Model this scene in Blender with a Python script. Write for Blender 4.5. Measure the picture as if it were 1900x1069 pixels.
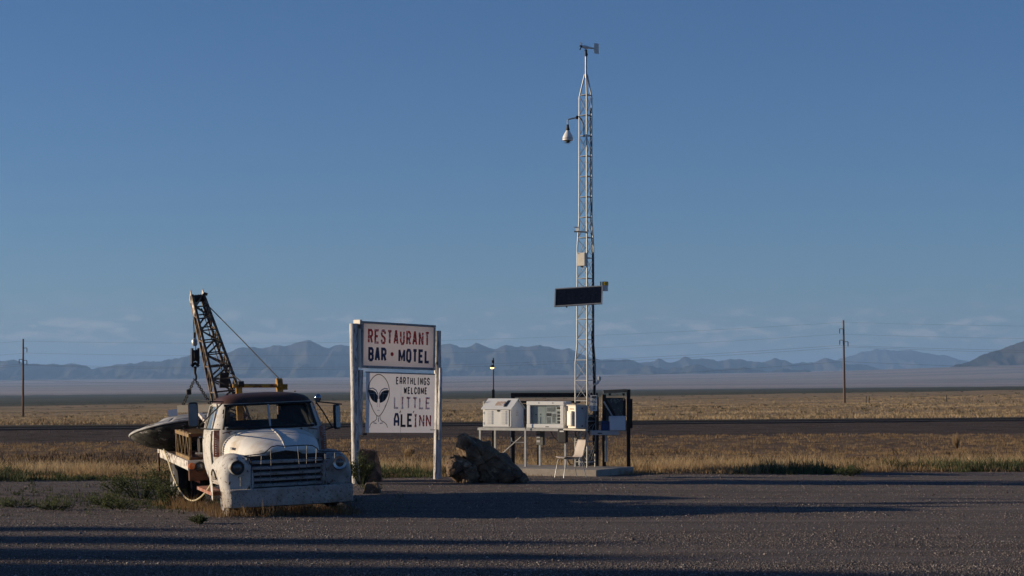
import bpy, math, random
import numpy as np
from mathutils import Vector, Matrix, noise as mnoise

for o in list(bpy.data.objects):
    bpy.data.objects.remove(o)
sc = bpy.context.scene
COL = sc.collection
R = math.radians
random.seed(7)

# ------------------------------------------------------------------ camera
FPX, EYE, CX, HY, IW, IH = 3600.0, 1.95, 950.0, 718.0, 1900.0, 1069.0
cam_d = bpy.data.cameras.new('camera')
cam = bpy.data.objects.new('camera', cam_d)
COL.objects.link(cam)
cam.location = (0, 0, EYE)
cam.rotation_euler = (R(90), 0, 0)
cam_d.sensor_width = 36.0
cam_d.lens = 36.0 * FPX / IW
cam_d.shift_y = (HY - IH / 2) / IW
cam_d.clip_start = 0.1
cam_d.clip_end = 90000
sc.camera = cam

# ------------------------------------------------------------------ sky, sun, exposure
SUN_EL, SUN_BACK = 10.5, 4.0          # degrees up; degrees behind the picture plane, sun at the left
world = bpy.data.worlds.new('World')
sc.world = world
world.use_nodes = True
wn, wl = world.node_tree.nodes, world.node_tree.links
wn.clear()
w_out = wn.new('ShaderNodeOutputWorld')
w_bg = wn.new('ShaderNodeBackground')
w_bg.inputs['Strength'].default_value = 0.070
w_sky = wn.new('ShaderNodeTexSky')
w_sky.sky_type = 'NISHITA'
w_sky.sun_disc = False
w_sky.sun_elevation = R(SUN_EL)
w_sky.sun_rotation = R(-90 + SUN_BACK)
w_sky.altitude = 1400
w_sky.air_density = 1.0
w_sky.dust_density = 0.35
w_sky.ozone_density = 5.2
# thin far clouds low over the horizon, all the way round
w_geo = wn.new('ShaderNodeTexCoord')
w_map = wn.new('ShaderNodeMapping')
w_map.inputs['Scale'].default_value = (58, 58, 210)
w_noi = wn.new('ShaderNodeTexNoise')
w_noi.inputs['Scale'].default_value = 1.0
w_noi.inputs['Detail'].default_value = 7
w_noi.inputs['Roughness'].default_value = 0.62
w_rmp = wn.new('ShaderNodeValToRGB')
w_rmp.color_ramp.elements[0].position = 0.50
w_rmp.color_ramp.elements[1].position = 0.62
w_sep = wn.new('ShaderNodeSeparateXYZ')
w_bnd = wn.new('ShaderNodeValToRGB')
cr = w_bnd.color_ramp
cr.elements[0].position = 0.0
cr.elements[0].color = (0, 0, 0, 1)
cr.elements[1].position = 0.06
cr.elements[1].color = (0, 0, 0, 1)
for p_, v_ in ((0.012, .55), (0.026, 1.0), (0.034, .9), (0.042, .12)):
    e = cr.elements.new(p_)
    e.color = (v_, v_, v_, 1)
w_mul = wn.new('ShaderNodeMath')
w_mul.operation = 'MULTIPLY'
w_mu2 = wn.new('ShaderNodeMath')
w_mu2.operation = 'MULTIPLY'
w_mu2.inputs[1].default_value = 0.30
w_mix = wn.new('ShaderNodeMix')
w_mix.data_type = 'RGBA'
w_mix.inputs['B'].default_value = (7.4, 6.5, 6.2, 1)
wl.new(w_geo.outputs['Generated'], w_map.inputs['Vector'])
wl.new(w_map.outputs[0], w_noi.inputs['Vector'])
wl.new(w_noi.outputs['Fac'], w_rmp.inputs[0])
wl.new(w_geo.outputs['Generated'], w_sep.inputs[0])
wl.new(w_sep.outputs['Z'], w_bnd.inputs[0])
wl.new(w_rmp.outputs[0], w_mul.inputs[0])
wl.new(w_bnd.outputs[0], w_mul.inputs[1])
wl.new(w_mul.outputs[0], w_mu2.inputs[0])
wl.new(w_mu2.outputs[0], w_mix.inputs['Factor'])
w_wb = wn.new('ShaderNodeMix')            # camera white balance, the same for the whole sky
w_wb.data_type = 'RGBA'
w_wb.blend_type = 'MULTIPLY'
w_wb.inputs['Factor'].default_value = 1.0
w_wb.inputs['B'].default_value = (1.05, .975, 1.03, 1)
wl.new(w_sky.outputs[0], w_wb.inputs['A'])
wl.new(w_wb.outputs['Result'], w_mix.inputs['A'])
wl.new(w_mix.outputs['Result'], w_bg.inputs['Color'])
wl.new(w_bg.outputs[0], w_out.inputs['Surface'])

sun_d = bpy.data.lights.new('sun', 'SUN')
sun_d.energy = 5.0
sun_d.angle = R(0.55)
sun_d.color = (1.0, 0.82, 0.60)
sun = bpy.data.objects.new('sun', sun_d)
COL.objects.link(sun)
to_sun = Vector((-math.cos(R(SUN_EL)) * math.cos(R(SUN_BACK)), math.cos(R(SUN_EL)) * math.sin(R(SUN_BACK)), math.sin(R(SUN_EL))))
sun.rotation_euler = to_sun.to_track_quat('Z', 'Y').to_euler()
sun.location = (-30, 20, 30)

sc.view_settings.view_transform = 'Standard'
sc.view_settings.look = 'None'
sc.view_settings.gamma = 1
sc.view_settings.exposure = 0.40
sc.view_settings.use_curve_mapping = False
sc.render.engine = 'CYCLES'
sc.cycles.use_denoising = True
sc.cycles.max_bounces = 6
sc.cycles.transparent_max_bounces = 12
sc.cycles.volume_bounces = 0

# ------------------------------------------------------------------ helpers
def W(px, py, D):
    return Vector(((px - CX) / FPX * D, D, EYE - (py - HY) / FPX * D))

def tag(o, label=None, cat=None, group=None, kind=None):
    if label: o['label'] = label
    if cat: o['category'] = cat
    if group: o['group'] = group
    if kind: o['kind'] = kind
    return o

def empty(name, loc, rz=0.0, label=None, cat=None, group=None, ry=0.0, rx=0.0):
    o = bpy.data.objects.new(name, None)
    o.empty_display_size = .2
    COL.objects.link(o)
    o.location = loc
    o.rotation_euler = (R(rx), R(ry), R(rz))
    return tag(o, label, cat, group)

class MB:
    def __init__(s):
        s.v, s.f = [], []
    def add(s, vs, fs):
        n = len(s.v)
        s.v += [tuple(v) for v in vs]
        s.f += [tuple(i + n for i in f) for f in fs]
        return s
    def box(s, c, d, rz=0.0, m=None):
        x, y, z = d[0] / 2, d[1] / 2, d[2] / 2
        vs = [Vector((a, b, e)) for a in (-x, x) for b in (-y, y) for e in (-z, z)]
        if m is None:
            m = Matrix.Rotation(R(rz), 3, 'Z')
        vs = [m @ v + Vector(c) for v in vs]
        return s.add(vs, [(0, 1, 3, 2), (4, 6, 7, 5), (0, 4, 5, 1), (2, 3, 7, 6), (0, 2, 6, 4), (1, 5, 7, 3)])
    def bar(s, p0, p1, w, h=None, up=(0, 0, 1)):       # rectangular bar
        p0, p1 = Vector(p0), Vector(p1)
        h = w if h is None else h
        d = p1 - p0
        z = d.normalized()
        u = Vector(up)
        if abs(z.dot(u)) > .98: u = Vector((0, 1, 0))
        x = u.cross(z).normalized()
        y = z.cross(x)
        vs = []
        for p in (p0, p1):
            for a, b in ((-1, -1), (1, -1), (1, 1), (-1, 1)):
                vs.append(p + x * a * w / 2 + y * b * h / 2)
        return s.add(vs, [(3, 2, 1, 0), (4, 5, 6, 7), (0, 1, 5, 4), (1, 2, 6, 5), (2, 3, 7, 6), (3, 0, 4, 7)])
    def tube(s, pts, r, n=8, cap=True):
        pts = [Vector(p) for p in pts]
        rr = r if isinstance(r, (list, tuple)) else [r] * len(pts)
        vs, fs = [], []
        px = None
        for i, p in enumerate(pts):
            a = pts[max(0, i - 1)]
            b = pts[min(len(pts) - 1, i + 1)]
            z = (b - a).normalized()
            if px is None:
                u = Vector((0, 0, 1)) if abs(z.z) < .9 else Vector((0, 1, 0))
                px = u.cross(z).normalized()
            x = (px - z * px.dot(z)).normalized()
            px = x
            y = z.cross(x)
            for k in range(n):
                t = 2 * math.pi * k / n
                vs.append(p + (x * math.cos(t) + y * math.sin(t)) * rr[i])
        for i in range(len(pts) - 1):
            for k in range(n):
                k2 = (k + 1) % n
                fs.append((i * n + k, i * n + k2, (i + 1) * n + k2, (i + 1) * n + k))
        if cap:
            fs.append(tuple(range(n))[::-1])
            fs.append(tuple((len(pts) - 1) * n + k for k in range(n)))
        return s.add(vs, fs)
    def lathe(s, prof, n=32, axis='z', c=(0, 0, 0)):
        vs, fs = [], []
        for r, h in prof:
            for k in range(n):
                t = 2 * math.pi * k / n
                a, b = r * math.cos(t), r * math.sin(t)
                v = (a, b, h) if axis == 'z' else ((a, h, b) if axis == 'y' else (h, a, b))
                vs.append(Vector(v) + Vector(c))
        for i in range(len(prof) - 1):
            for k in range(n):
                k2 = (k + 1) % n
                fs.append((i * n + k, i * n + k2, (i + 1) * n + k2, (i + 1) * n + k))
        fs.append(tuple(range(n))[::-1])
        fs.append(tuple((len(prof) - 1) * n + k for k in range(n)))
        return s.add(vs, fs)
    def prism(s, poly, off):                         # poly: 3-D points, off: extrusion vector
        n = len(poly)
        poly = [Vector(p) for p in poly]
        off = Vector(off)
        vs = poly + [p + off for p in poly]
        fs = [tuple(range(n))[::-1], tuple(range(n, 2 * n))]
        for k in range(n):
            k2 = (k + 1) % n
            fs.append((k, k2, n + k2, n + k))
        return s.add(vs, fs)
    def grid(s, rows, closed=False):
        n = len(rows[0])
        vs = [v for r in rows for v in r]
        fs = []
        for i in range(len(rows) - 1):
            for k in range(n if closed else n - 1):
                k2 = (k + 1) % n
                fs.append((i * n + k, i * n + k2, (i + 1) * n + k2, (i + 1) * n + k))
        return s.add(vs, fs)
    def build(s, name, mat, parent=None, smooth=False, bevel=0.0, solid=0.0, loc=None, seg=2):
        me = bpy.data.meshes.new(name)
        me.from_pydata([tuple(v) for v in s.v], [], s.f)
        me.validate()
        import bmesh
        bm = bmesh.new()
        bm.from_mesh(me)
        bmesh.ops.recalc_face_normals(bm, faces=bm.faces)
        bm.to_mesh(me)
        bm.free()
        if smooth:
            me.polygons.foreach_set('use_smooth', [True] * len(me.polygons))
            try: me.set_sharp_from_angle(angle=R(38))
            except Exception: pass
        me.materials.append(mat)
        o = bpy.data.objects.new(name, me)
        COL.objects.link(o)
        if parent: o.parent = parent
        if loc is not None: o.location = loc
        if solid:
            m = o.modifiers.new('solid', 'SOLIDIFY')
            m.thickness = solid
            m.offset = -1
        if bevel:
            m = o.modifiers.new('bevel', 'BEVEL')
            m.width = bevel
            m.segments = seg
            m.limit_method = 'ANGLE'
        return o

def raw(name, verts, faces4, mat, kind=None, tint=None, attr='tint', tri=False):
    """fast mesh from numpy arrays; faces all of one size"""
    me = bpy.data.meshes.new(name)
    k = faces4.shape[1]
    me.vertices.add(len(verts))
    me.vertices.foreach_set('co', verts.astype(np.float32).ravel())
    me.loops.add(faces4.size)
    me.loops.foreach_set('vertex_index', faces4.astype(np.int32).ravel())
    me.polygons.add(len(faces4))
    me.polygons.foreach_set('loop_start', np.arange(0, faces4.size, k, dtype=np.int32))
    me.update(calc_edges=True)
    if tint is not None:
        a = me.attributes.new(attr, 'FLOAT', 'POINT')
        a.data.foreach_set('value', tint.astype(np.float32))
    me.materials.append(mat)
    o = bpy.data.objects.new(name, me)
    COL.objects.link(o)
    if kind: o['kind'] = kind
    return o

# ------------------------------------------------------------------ materials
def mk(name, col, rough=.6, metal=0.0, c2=None, s2=6, t2=(.5, .6), c3=None, s3=25, t3=(.55, .62), var=.12, vs=3,
       bump=0.0, bs=60, coat=0.0, stretch=None, spec=.4):
    m = bpy.data.materials.new(name)
    m.use_nodes = True
    n, l = m.node_tree.nodes, m.node_tree.links
    b = n['Principled BSDF']
    b.inputs['Roughness'].default_value = rough
    b.inputs['Metallic'].default_value = metal
    b.inputs['Specular IOR Level'].default_value = spec
    b.inputs['Coat Weight'].default_value = coat
    tc = n.new('ShaderNodeTexCoord')
    vec = tc.outputs['Object']
    if stretch:
        mp = n.new('ShaderNodeMapping')
        mp.inputs['Scale'].default_value = stretch
        l.new(vec, mp.inputs[0])
        vec = mp.outputs[0]
    def noise_(scale, detail=6, rgh=.62):
        t = n.new('ShaderNodeTexNoise')
        t.inputs['Scale'].default_value = scale
        t.inputs['Detail'].default_value = detail
        t.inputs['Roughness'].default_value = rgh
        l.new(vec, t.inputs['Vector'])
        return t.outputs['Fac']
    def ramp(fac, lo, hi):
        r = n.new('ShaderNodeMapRange')
        r.inputs[1].default_value = lo
        r.inputs[2].default_value = hi
        l.new(fac, r.inputs[0])
        return r.outputs[0]
    def mix(fac, a, bb):
        x = n.new('ShaderNodeMix')
        x.data_type = 'RGBA'
        l.new(fac, x.inputs['Factor'])
        for s_, k in ((a, 'A'), (bb, 'B')):
            if isinstance(s_, tuple): x.inputs[k].default_value = (*s_, 1)
            else: l.new(s_, x.inputs[k])
        return x.outputs['Result']
    dark = tuple(c * (1 - var) for c in col)
    lite = tuple(min(1, c * (1 + var)) for c in col)
    cur = mix(ramp(noise_(vs), .35, .65), dark, lite)
    if c2: cur = mix(ramp(noise_(s2), *t2), cur, c2)
    if c3: cur = mix(ramp(noise_(s3, 8, .7), *t3), cur, c3)
    l.new(cur, b.inputs['Base Color'])
    if bump:
        bp = n.new('ShaderNodeBump')
        bp.inputs['Strength'].default_value = bump
        bp.inputs['Distance'].default_value = .02
        l.new(noise_(bs, 8, .65), bp.inputs['Height'])
        l.new(bp.outputs[0], b.inputs['Normal'])
    return m

def tintmat(name, stops, rough=.85, trans=0.0):
    m = bpy.data.materials.new(name)
    m.use_nodes = True
    n, l = m.node_tree.nodes, m.node_tree.links
    b = n['Principled BSDF']
    b.inputs['Roughness'].default_value = rough
    b.inputs['Specular IOR Level'].default_value = .15
    at = n.new('ShaderNodeAttribute')
    at.attribute_name = 'tint'
    rp = n.new('ShaderNodeValToRGB')
    el = rp.color_ramp.elements
    el[0].position, el[0].color = stops[0][0], (*stops[0][1], 1)
    el[1].position, el[1].color = stops[-1][0], (*stops[-1][1], 1)
    for p, c in stops[1:-1]:
        e = el.new(p)
        e.color = (*c, 1)
    l.new(at.outputs['Fac'], rp.inputs[0])
    l.new(rp.outputs[0], b.inputs['Base Color'])
    if trans:
        t = n.new('ShaderNodeBsdfTranslucent')
        l.new(rp.outputs[0], t.inputs['Color'])
        ms = n.new('ShaderNodeMixShader')
        ms.inputs[0].default_value = trans
        l.new(b.outputs[0], ms.inputs[1])
        l.new(t.outputs[0], ms.inputs[2])
        l.new(ms.outputs[0], n['Material Output'].inputs['Surface'])
    return m

def glassmat(name, tint=(.8, .85, .85), refl=.12, rough=.03, dirt=.1, dirtcol=(.25, .23, .2)):
    m = bpy.data.materials.new(name)
    m.use_nodes = True
    n, l = m.node_tree.nodes, m.node_tree.links
    n.remove(n['Principled BSDF'])
    tr = n.new('ShaderNodeBsdfTransparent')
    tr.inputs[0].default_value = (*tint, 1)
    gl = n.new('ShaderNodeBsdfGlossy')
    gl.inputs['Roughness'].default_value = rough
    df = n.new('ShaderNodeBsdfDiffuse')
    df.inputs[0].default_value = (*dirtcol, 1)
    lw = n.new('ShaderNodeLayerWeight')
    lw.inputs[0].default_value = .5
    fr = n.new('ShaderNodeMath')
    fr.operation = 'POWER'
    fr.inputs[1].default_value = 4.0
    l.new(lw.outputs['Facing'], fr.inputs[0])
    ad = n.new('ShaderNodeMath')
    ad.operation = 'ADD'
    ad.inputs[1].default_value = refl
    l.new(fr.outputs[0], ad.inputs[0])
    m1 = n.new('ShaderNodeMixShader')
    l.new(ad.outputs[0], m1.inputs[0])
    l.new(tr.outputs[0], m1.inputs[1])
    l.new(gl.outputs[0], m1.inputs[2])
    tc = n.new('ShaderNodeTexCoord')
    nz = n.new('ShaderNodeTexNoise')
    nz.inputs['Scale'].default_value = 9
    nz.inputs['Detail'].default_value = 6
    l.new(tc.outputs['Object'], nz.inputs[0])
    mr = n.new('ShaderNodeMapRange')
    mr.inputs[1].default_value = .3
    mr.inputs[2].default_value = .8
    mr.inputs[4].default_value = dirt * 2
    l.new(nz.outputs['Fac'], mr.inputs[0])
    m2 = n.new('ShaderNodeMixShader')
    l.new(mr.outputs[0], m2.inputs[0])
    l.new(m1.outputs[0], m2.inputs[1])
    l.new(df.outputs[0], m2.inputs[2])
    l.new(m2.outputs[0], n['Material Output'].inputs['Surface'])
    return m

RUST = (.11, .045, .022)
RUSTD = (.045, .022, .014)
M = {}
M['truck_white'] = mk('truck_white', (.53, .51, .475), .75, spec=.2, c2=(.31, .25, .185), s2=2.6, t2=(.47, .72), c3=(.10, .055, .035), s3=15, t3=(.585, .625), var=.10, bump=.12, bs=30)
M['truck_hood'] = mk('truck_hood', (.66, .635, .59), .7, spec=.2, c2=(.42, .33, .22), s2=2.1, t2=(.52, .72), c3=(.2, .13, .09), s3=11, t3=(.65, .69), var=.07)
M['fender_grey'] = mk('fender_grey', (.22, .21, .20), .6, c2=(.36, .35, .33), s2=4, t2=(.48, .66), c3=(.07, .04, .025), s3=7, t3=(.55, .60), bump=.15, bs=30)  # darker mottled grey with pale and brown patches
M['roof_rust'] = mk('roof_rust', (.075, .030, .018), .55, c2=(.035, .017, .012), s2=3, t2=(.45, .6), c3=(.60, .58, .55), s3=4.5, t3=(.67, .69), bump=.15)
M['bumper'] = mk('bumper', (.40, .385, .365), .75, c2=(.22, .16, .11), s2=2.4, t2=(.46, .70), c3=(.09, .07, .06), s3=26, t3=(.55, .64), var=.10, bump=.6, bs=45, spec=.2)
M['grille'] = mk('grille', (.34, .34, .34), .45, c2=(.19, .17, .15), s2=5, t2=(.48, .64), c3=(.05, .035, .03), s3=20, t3=(.57, .63))
M['rust'] = mk('rust', RUST, .85, c2=RUSTD, s2=5, t2=(.45, .6), bump=.3)
M['rust_red'] = mk('rust_red', (.30, .11, .07), .8, c2=(.42, .30, .25), s2=9, t2=(.5, .65), bump=.2)
M['rust_white'] = mk('rust_white', (.58, .55, .50), .65, c2=RUST, s2=4.5, t2=(.52, .6), c3=RUSTD, s3=14, t3=(.58, .62), bump=.2)
M['black'] = mk('black', (.012, .012, .013), .6, var=.3)
M['dark_steel'] = mk('dark_steel', (.035, .032, .03), .55, .3, c2=RUSTD, s2=8, t2=(.5, .65))
M['rubber'] = mk('rubber', (.022, .021, .02), .85, c2=(.10, .085, .065), s2=5, t2=(.5, .75), bump=.2)
M['rubber_dusty'] = mk('rubber_dusty', (.30, .26, .21), .9, c2=(.09, .075, .06), s2=9, t2=(.5, .62), c3=(.42, .38, .32), s3=22, t3=(.56, .62), bump=.35, bs=25)
M['chrome'] = mk('chrome', (.38, .38, .38), .28, 1.0, var=.1)
M['steel'] = mk('steel', (.42, .42, .41), .45, .5, var=.15, c2=(.2, .17, .14), s2=11, t2=(.6, .7))
M['yellow'] = mk('yellow', (.42, .22, .03), .6, c2=RUST, s2=6, t2=(.48, .6), var=.15, bump=.1)
M['yellow_pale'] = mk('yellow_pale', (.25, .165, .065), .65, c2=RUST, s2=10, t2=(.5, .6), var=.15)
M['boom'] = mk('boom', (.21, .155, .095), .75, c2=(.065, .036, .022), s2=7, t2=(.42, .56), var=.15, bump=.1)
M['saucer_top'] = mk('saucer_top', (.30, .30, .305), .65, .1, c2=(.14, .135, .13), s2=3, t2=(.5, .62), bump=.15, bs=8)
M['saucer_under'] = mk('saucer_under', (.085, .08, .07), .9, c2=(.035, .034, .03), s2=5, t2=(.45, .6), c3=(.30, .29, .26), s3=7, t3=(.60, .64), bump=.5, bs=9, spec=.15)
M['rope'] = mk('rope', (.52, .44, .28), .8)
M['glass'] = glassmat('glass', (.84, .87, .87), .03, .05, .10)
M['glass_door'] = glassmat('glass_door', (.35, .42, .42), .30, .12, .18, (.3, .34, .34))
M['glass_case'] = glassmat('glass_case', (.93, .95, .95), .06, .02, .03)
M['amber'] = mk('amber', (.50, .12, .02), .3, spec=.6)
M['lens'] = mk('lens', (.10, .105, .11), .12, .5, var=.3, vs=14)
M['post_white'] = mk('post_white', (.58, .56, .53), .65, c2=(.24, .23, .23), s2=5, t2=(.48, .62), c3=(.05, .042, .042), s3=9, t3=(.55, .62), bump=.15, stretch=(3, 3, .5))
M['sign_white'] = mk('sign_white', (.82, .725, .67), .6, var=.04, c2=(.73, .64, .585), s2=2.2, t2=(.5, .8))
def sheetmat(name, col, c2, tr):
    m = mk(name, col, .6, var=.04, c2=c2, s2=2.2, t2=(.5, .8))
    n, l = m.node_tree.nodes, m.node_tree.links
    b = n['Principled BSDF']
    t = n.new('ShaderNodeBsdfTranslucent')
    src = b.inputs['Base Color'].links[0].from_socket
    l.new(src, t.inputs['Color'])
    ms = n.new('ShaderNodeMixShader')
    ms.inputs[0].default_value = tr
    l.new(b.outputs[0], ms.inputs[1]); l.new(t.outputs[0], ms.inputs[2])
    l.new(ms.outputs[0], n['Material Output'].inputs['Surface'])
    return m
M['sign_sheet'] = sheetmat('sign_sheet', (.82, .765, .735), (.75, .70, .67), .20)
M['sign_acrylic'] = sheetmat('sign_acrylic', (.84, .785, .755), (.79, .735, .705), .42)
M['sign_frame'] = mk('sign_frame', (.30, .29, .28), .5, .2, c2=(.16, .13, .11), s2=6, t2=(.52, .66))
M['sign_cream'] = mk('sign_cream', (.66, .61, .52), .6, var=.06)
M['red_paint'] = mk('red_paint', (.52, .042, .036), .6, c2=(.80, .74, .71), s2=26, t2=(.555, .60), c3=(.15, .02, .02), s3=9, t3=(.60, .66))
M['red_flat'] = mk('red_flat', (.34, .03, .025), .6)
M['blue_paint'] = mk('blue_paint', (.016, .028, .085), .55, c2=(.06, .08, .16), s2=10, t2=(.54, .66))
M['blue_black'] = mk('blue_black', (.012, .014, .035), .55)
M['ink'] = mk('ink', (.012, .013, .018), .55)
M['faded_red'] = mk('faded_red', (.50, .19, .165), .65, c2=(.80, .745, .715), s2=13, t2=(.40, .53))
M['worn_red'] = mk('worn_red', (.48, .07, .06), .65, c2=(.79, .735, .705), s2=22, t2=(.53, .62))
M['face_grey'] = mk('face_grey', (.50, .49, .52), .6)
M['eye_line'] = mk('eye_line', (.17, .20, .22), .5)
def add_trans(m, tr):
    n, l = m.node_tree.nodes, m.node_tree.links
    b = n['Principled BSDF']
    t = n.new('ShaderNodeBsdfTranslucent')
    l.new(b.inputs['Base Color'].links[0].from_socket, t.inputs['Color'])
    ms = n.new('ShaderNodeMixShader')
    ms.inputs[0].default_value = tr
    l.new(b.outputs[0], ms.inputs[1]); l.new(t.outputs[0], ms.inputs[2])
    l.new(ms.outputs[0], n['Material Output'].inputs['Surface'])
for k_, v_ in (('red_paint', .35), ('red_flat', .3), ('faded_red', .2), ('worn_red', .2)):
    add_trans(M[k_], v_)
M['galv'] = mk('galv', (.37, .37, .355), .45, .45, var=.12, vs=9)
M['white_box'] = mk('white_box', (.68, .68, .66), .45, var=.04, c2=(.52, .50, .47), s2=3, t2=(.55, .8))
M['blue_shade_box'] = mk('pale_blue_box', (.55, .59, .66), .45, var=.04)
M['cream_box'] = mk('cream_box', (.72, .66, .54), .5, var=.05, c2=(.55, .47, .36), s2=5, t2=(.56, .75))
M['grey_box'] = mk('grey_box', (.40, .40, .40), .5, var=.05)
M['blue_box'] = mk('blue_box', (.012, .035, .13), .45, var=.1)
M['dark_timber'] = mk('dark_timber', (.022, .016, .013), .8, c2=(.05, .035, .026), s2=7, t2=(.52, .68), stretch=(1, 1, .2))
M['tan_timber'] = mk('tan_timber', (.30, .22, .14), .8, c2=(.16, .11, .07), s2=8, t2=(.5, .65))
M['panel_dark'] = mk('panel_dark', (.115, .11, .10), .6, .2, c2=(.045, .04, .036), s2=5, t2=(.5, .65))
M['concrete'] = mk('concrete', (.30, .265, .225), .9, c2=(.24, .21, .18), s2=4, t2=(.5, .68), bump=.25, bs=25)
M['paper'] = mk('paper', (.68, .70, .68), .7, var=.05)
M['paper_grey'] = mk('paper_grey', (.26, .28, .28), .7, var=.25, vs=30)
M['paper_dark'] = mk('paper_dark', (.05, .055, .06), .7, var=.3, vs=20)
M['board_green'] = mk('board_green', (.50, .56, .55), .7)
M['board_blue'] = mk('board_blue', (.10, .14, .20), .6)
M['solar'] = mk('solar', (.006, .007, .011), .22, spec=.5)
M['plastic_chair'] = mk('plastic_chair', (.36, .31, .265), .5, var=.05)
M['rock'] = mk('rock', (.17, .115, .070), .9, c2=(.085, .058, .038), s2=2.4, t2=(.45, .6), c3=(.34, .23, .15), s3=3.5, t3=(.58, .66), bump=1.0, bs=7)
M['rock_brown'] = mk('rock_brown', (.16, .10, .065), .9, c2=(.08, .055, .04), s2=4, t2=(.45, .6), bump=.6, bs=10)
M['pole_wood'] = mk('pole_wood', (.15, .085, .05), .85, c2=(.09, .055, .035), s2=2, t2=(.45, .6), stretch=(3, 3, .2))
M['wire'] = mk('wire', (.05, .052, .055), .5)
M['post_dark'] = mk('post_dark', (.06, .045, .035), .85)

# ------------------------------------------------------------------ terrain
rng = np.random.default_rng(11)
PHI = R(24.6)
SP, CP = math.sin(PHI), math.cos(PHI)
T_ROAD0, T_ROAD1 = 83.5, 91.5

def sstep(a, b, x):
    t = np.clip((x - a) / (b - a), 0, 1)
    return t * t * (3 - 2 * t)

_tab = rng.random((256, 256))
def vnoise(x, y, per=1.0):
    x, y = np.asarray(x) / per, np.asarray(y) / per
    xi, yi = np.floor(x).astype(int), np.floor(y).astype(int)
    fx, fy = x - xi, y - yi
    fx, fy = fx * fx * (3 - 2 * fx), fy * fy * (3 - 2 * fy)
    g = lambda a, b: _tab[a & 255, b & 255]
    return (g(xi, yi) * (1 - fx) + g(xi + 1, yi) * fx) * (1 - fy) + (g(xi, yi + 1) * (1 - fx) + g(xi + 1, yi + 1) * fx) * fy

def fbm(x, y, per, o=4):
    s, a, t = 0, 1.0, 0
    for k in range(o):
        s = s + a * vnoise(x + 13.7 * k, y - 7.1 * k, per)
        t += a
        a *= .5
        per = per / 2.03
    return s / t

def road_t(x, y): return -x * SP + y * CP
def lot_edge(x): return 42.2 + .184 * np.clip(x, -40, 40) + 1.1 * (fbm(x, 0 * x + 3.3, 3.0, 3) - .5)

def ground_z(x, y):
    x, y = np.asarray(x, float), np.asarray(y, float)
    t = road_t(x, y)
    d = np.hypot(x, y)
    le = lot_edge(x)
    z = .035 * (fbm(x, y, 5.0, 3) - .5) + .02 * (fbm(x, y, .8, 2) - .5)
    # rear of the truck sits in a slight hollow, the lot falls off a little to the left
    z = z - .16 * np.exp(-(((x + 5.6) / 2.2) ** 2 + ((y - 34.5) / 2.6) ** 2))
    ditch = sstep(0, 8, y - le) * (1 - sstep(55, 67, t))
    z = z - .34 * ditch + .10 * (fbm(x, y, 2.4, 4) - .5) * sstep(0, 2, y - le) * (1 - sstep(66, 72, t))
    z = z + (.11 + .06 * (fbm(x, y, 1.2, 3) - .5) * (1 - sstep(79, 82, t))) * sstep(66, 82, t)
    # beyond the road: plain that tips down to the left
    D = np.maximum(y, 1)
    s = np.interp(D, [95, 150, 280, 1000, 3000, 8000, 14000, 30000], [0, .009, .018, .014, .0092, .0085, .010, .010])
    c = np.interp(D, [95, 150, 282, 1000, 3000, 5000, 8000, 12000, 16000, 30000], [0, -.5, -1.27, -2.6, -5.5, -4, 22, 62, 110, 130])
    plain = s * np.clip(x, -9000, 9000) + c + np.interp(D, [90, 120, 400, 3000], [0, .25, .5, 2]) * (fbm(x, y, 23, 4) - .5) * 1.0
    plain = plain + 55 * np.exp(-(((x - 3100) / 1500) ** 2 + ((y - 9800) / 2600) ** 2))
    far = sstep(92, 112, t) * (y > 0)
    z = z * (1 - far) + plain * far
    return z

rad = np.concatenate([np.array([.02, .5]), np.arange(1.5, 20, 1.0), np.arange(20, 128, .55), 128 * 1.038 ** np.arange(1, 150)])
rad = rad[rad < 34000]
ang = np.concatenate([np.linspace(-17.5, 17.5, 430), np.linspace(17.5, 60, 34)[1:], np.linspace(60, 300, 60)[1:-1], np.linspace(300, 342.5, 34)[:-1]])
ang = np.sort(np.mod(ang, 360))
A, RR = np.meshgrid(np.radians(ang), rad)
gx, gy = RR * np.sin(A), RR * np.cos(A)
gz = ground_z(gx, gy)
nr, na = gx.shape
verts = np.stack([gx, gy, gz], -1).reshape(-1, 3)
ii, jj = np.meshgrid(np.arange(nr - 1), np.arange(na), indexing='ij')
j2 = (jj + 1) % na
faces = np.stack([ii * na + jj, (ii + 1) * na + jj, (ii + 1) * na + j2, ii * na + j2], -1).reshape(-1, 4)
# centre fan is covered by a tiny hole of 0.5 m under the camera: close it
verts = np.vstack([verts, [[0, 0, 0.0]]])
cidx = len(verts) - 1
fan = np.array([[cidx, k, (k + 1) % na, (k + 1) % na] for k in range(na)])

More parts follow.
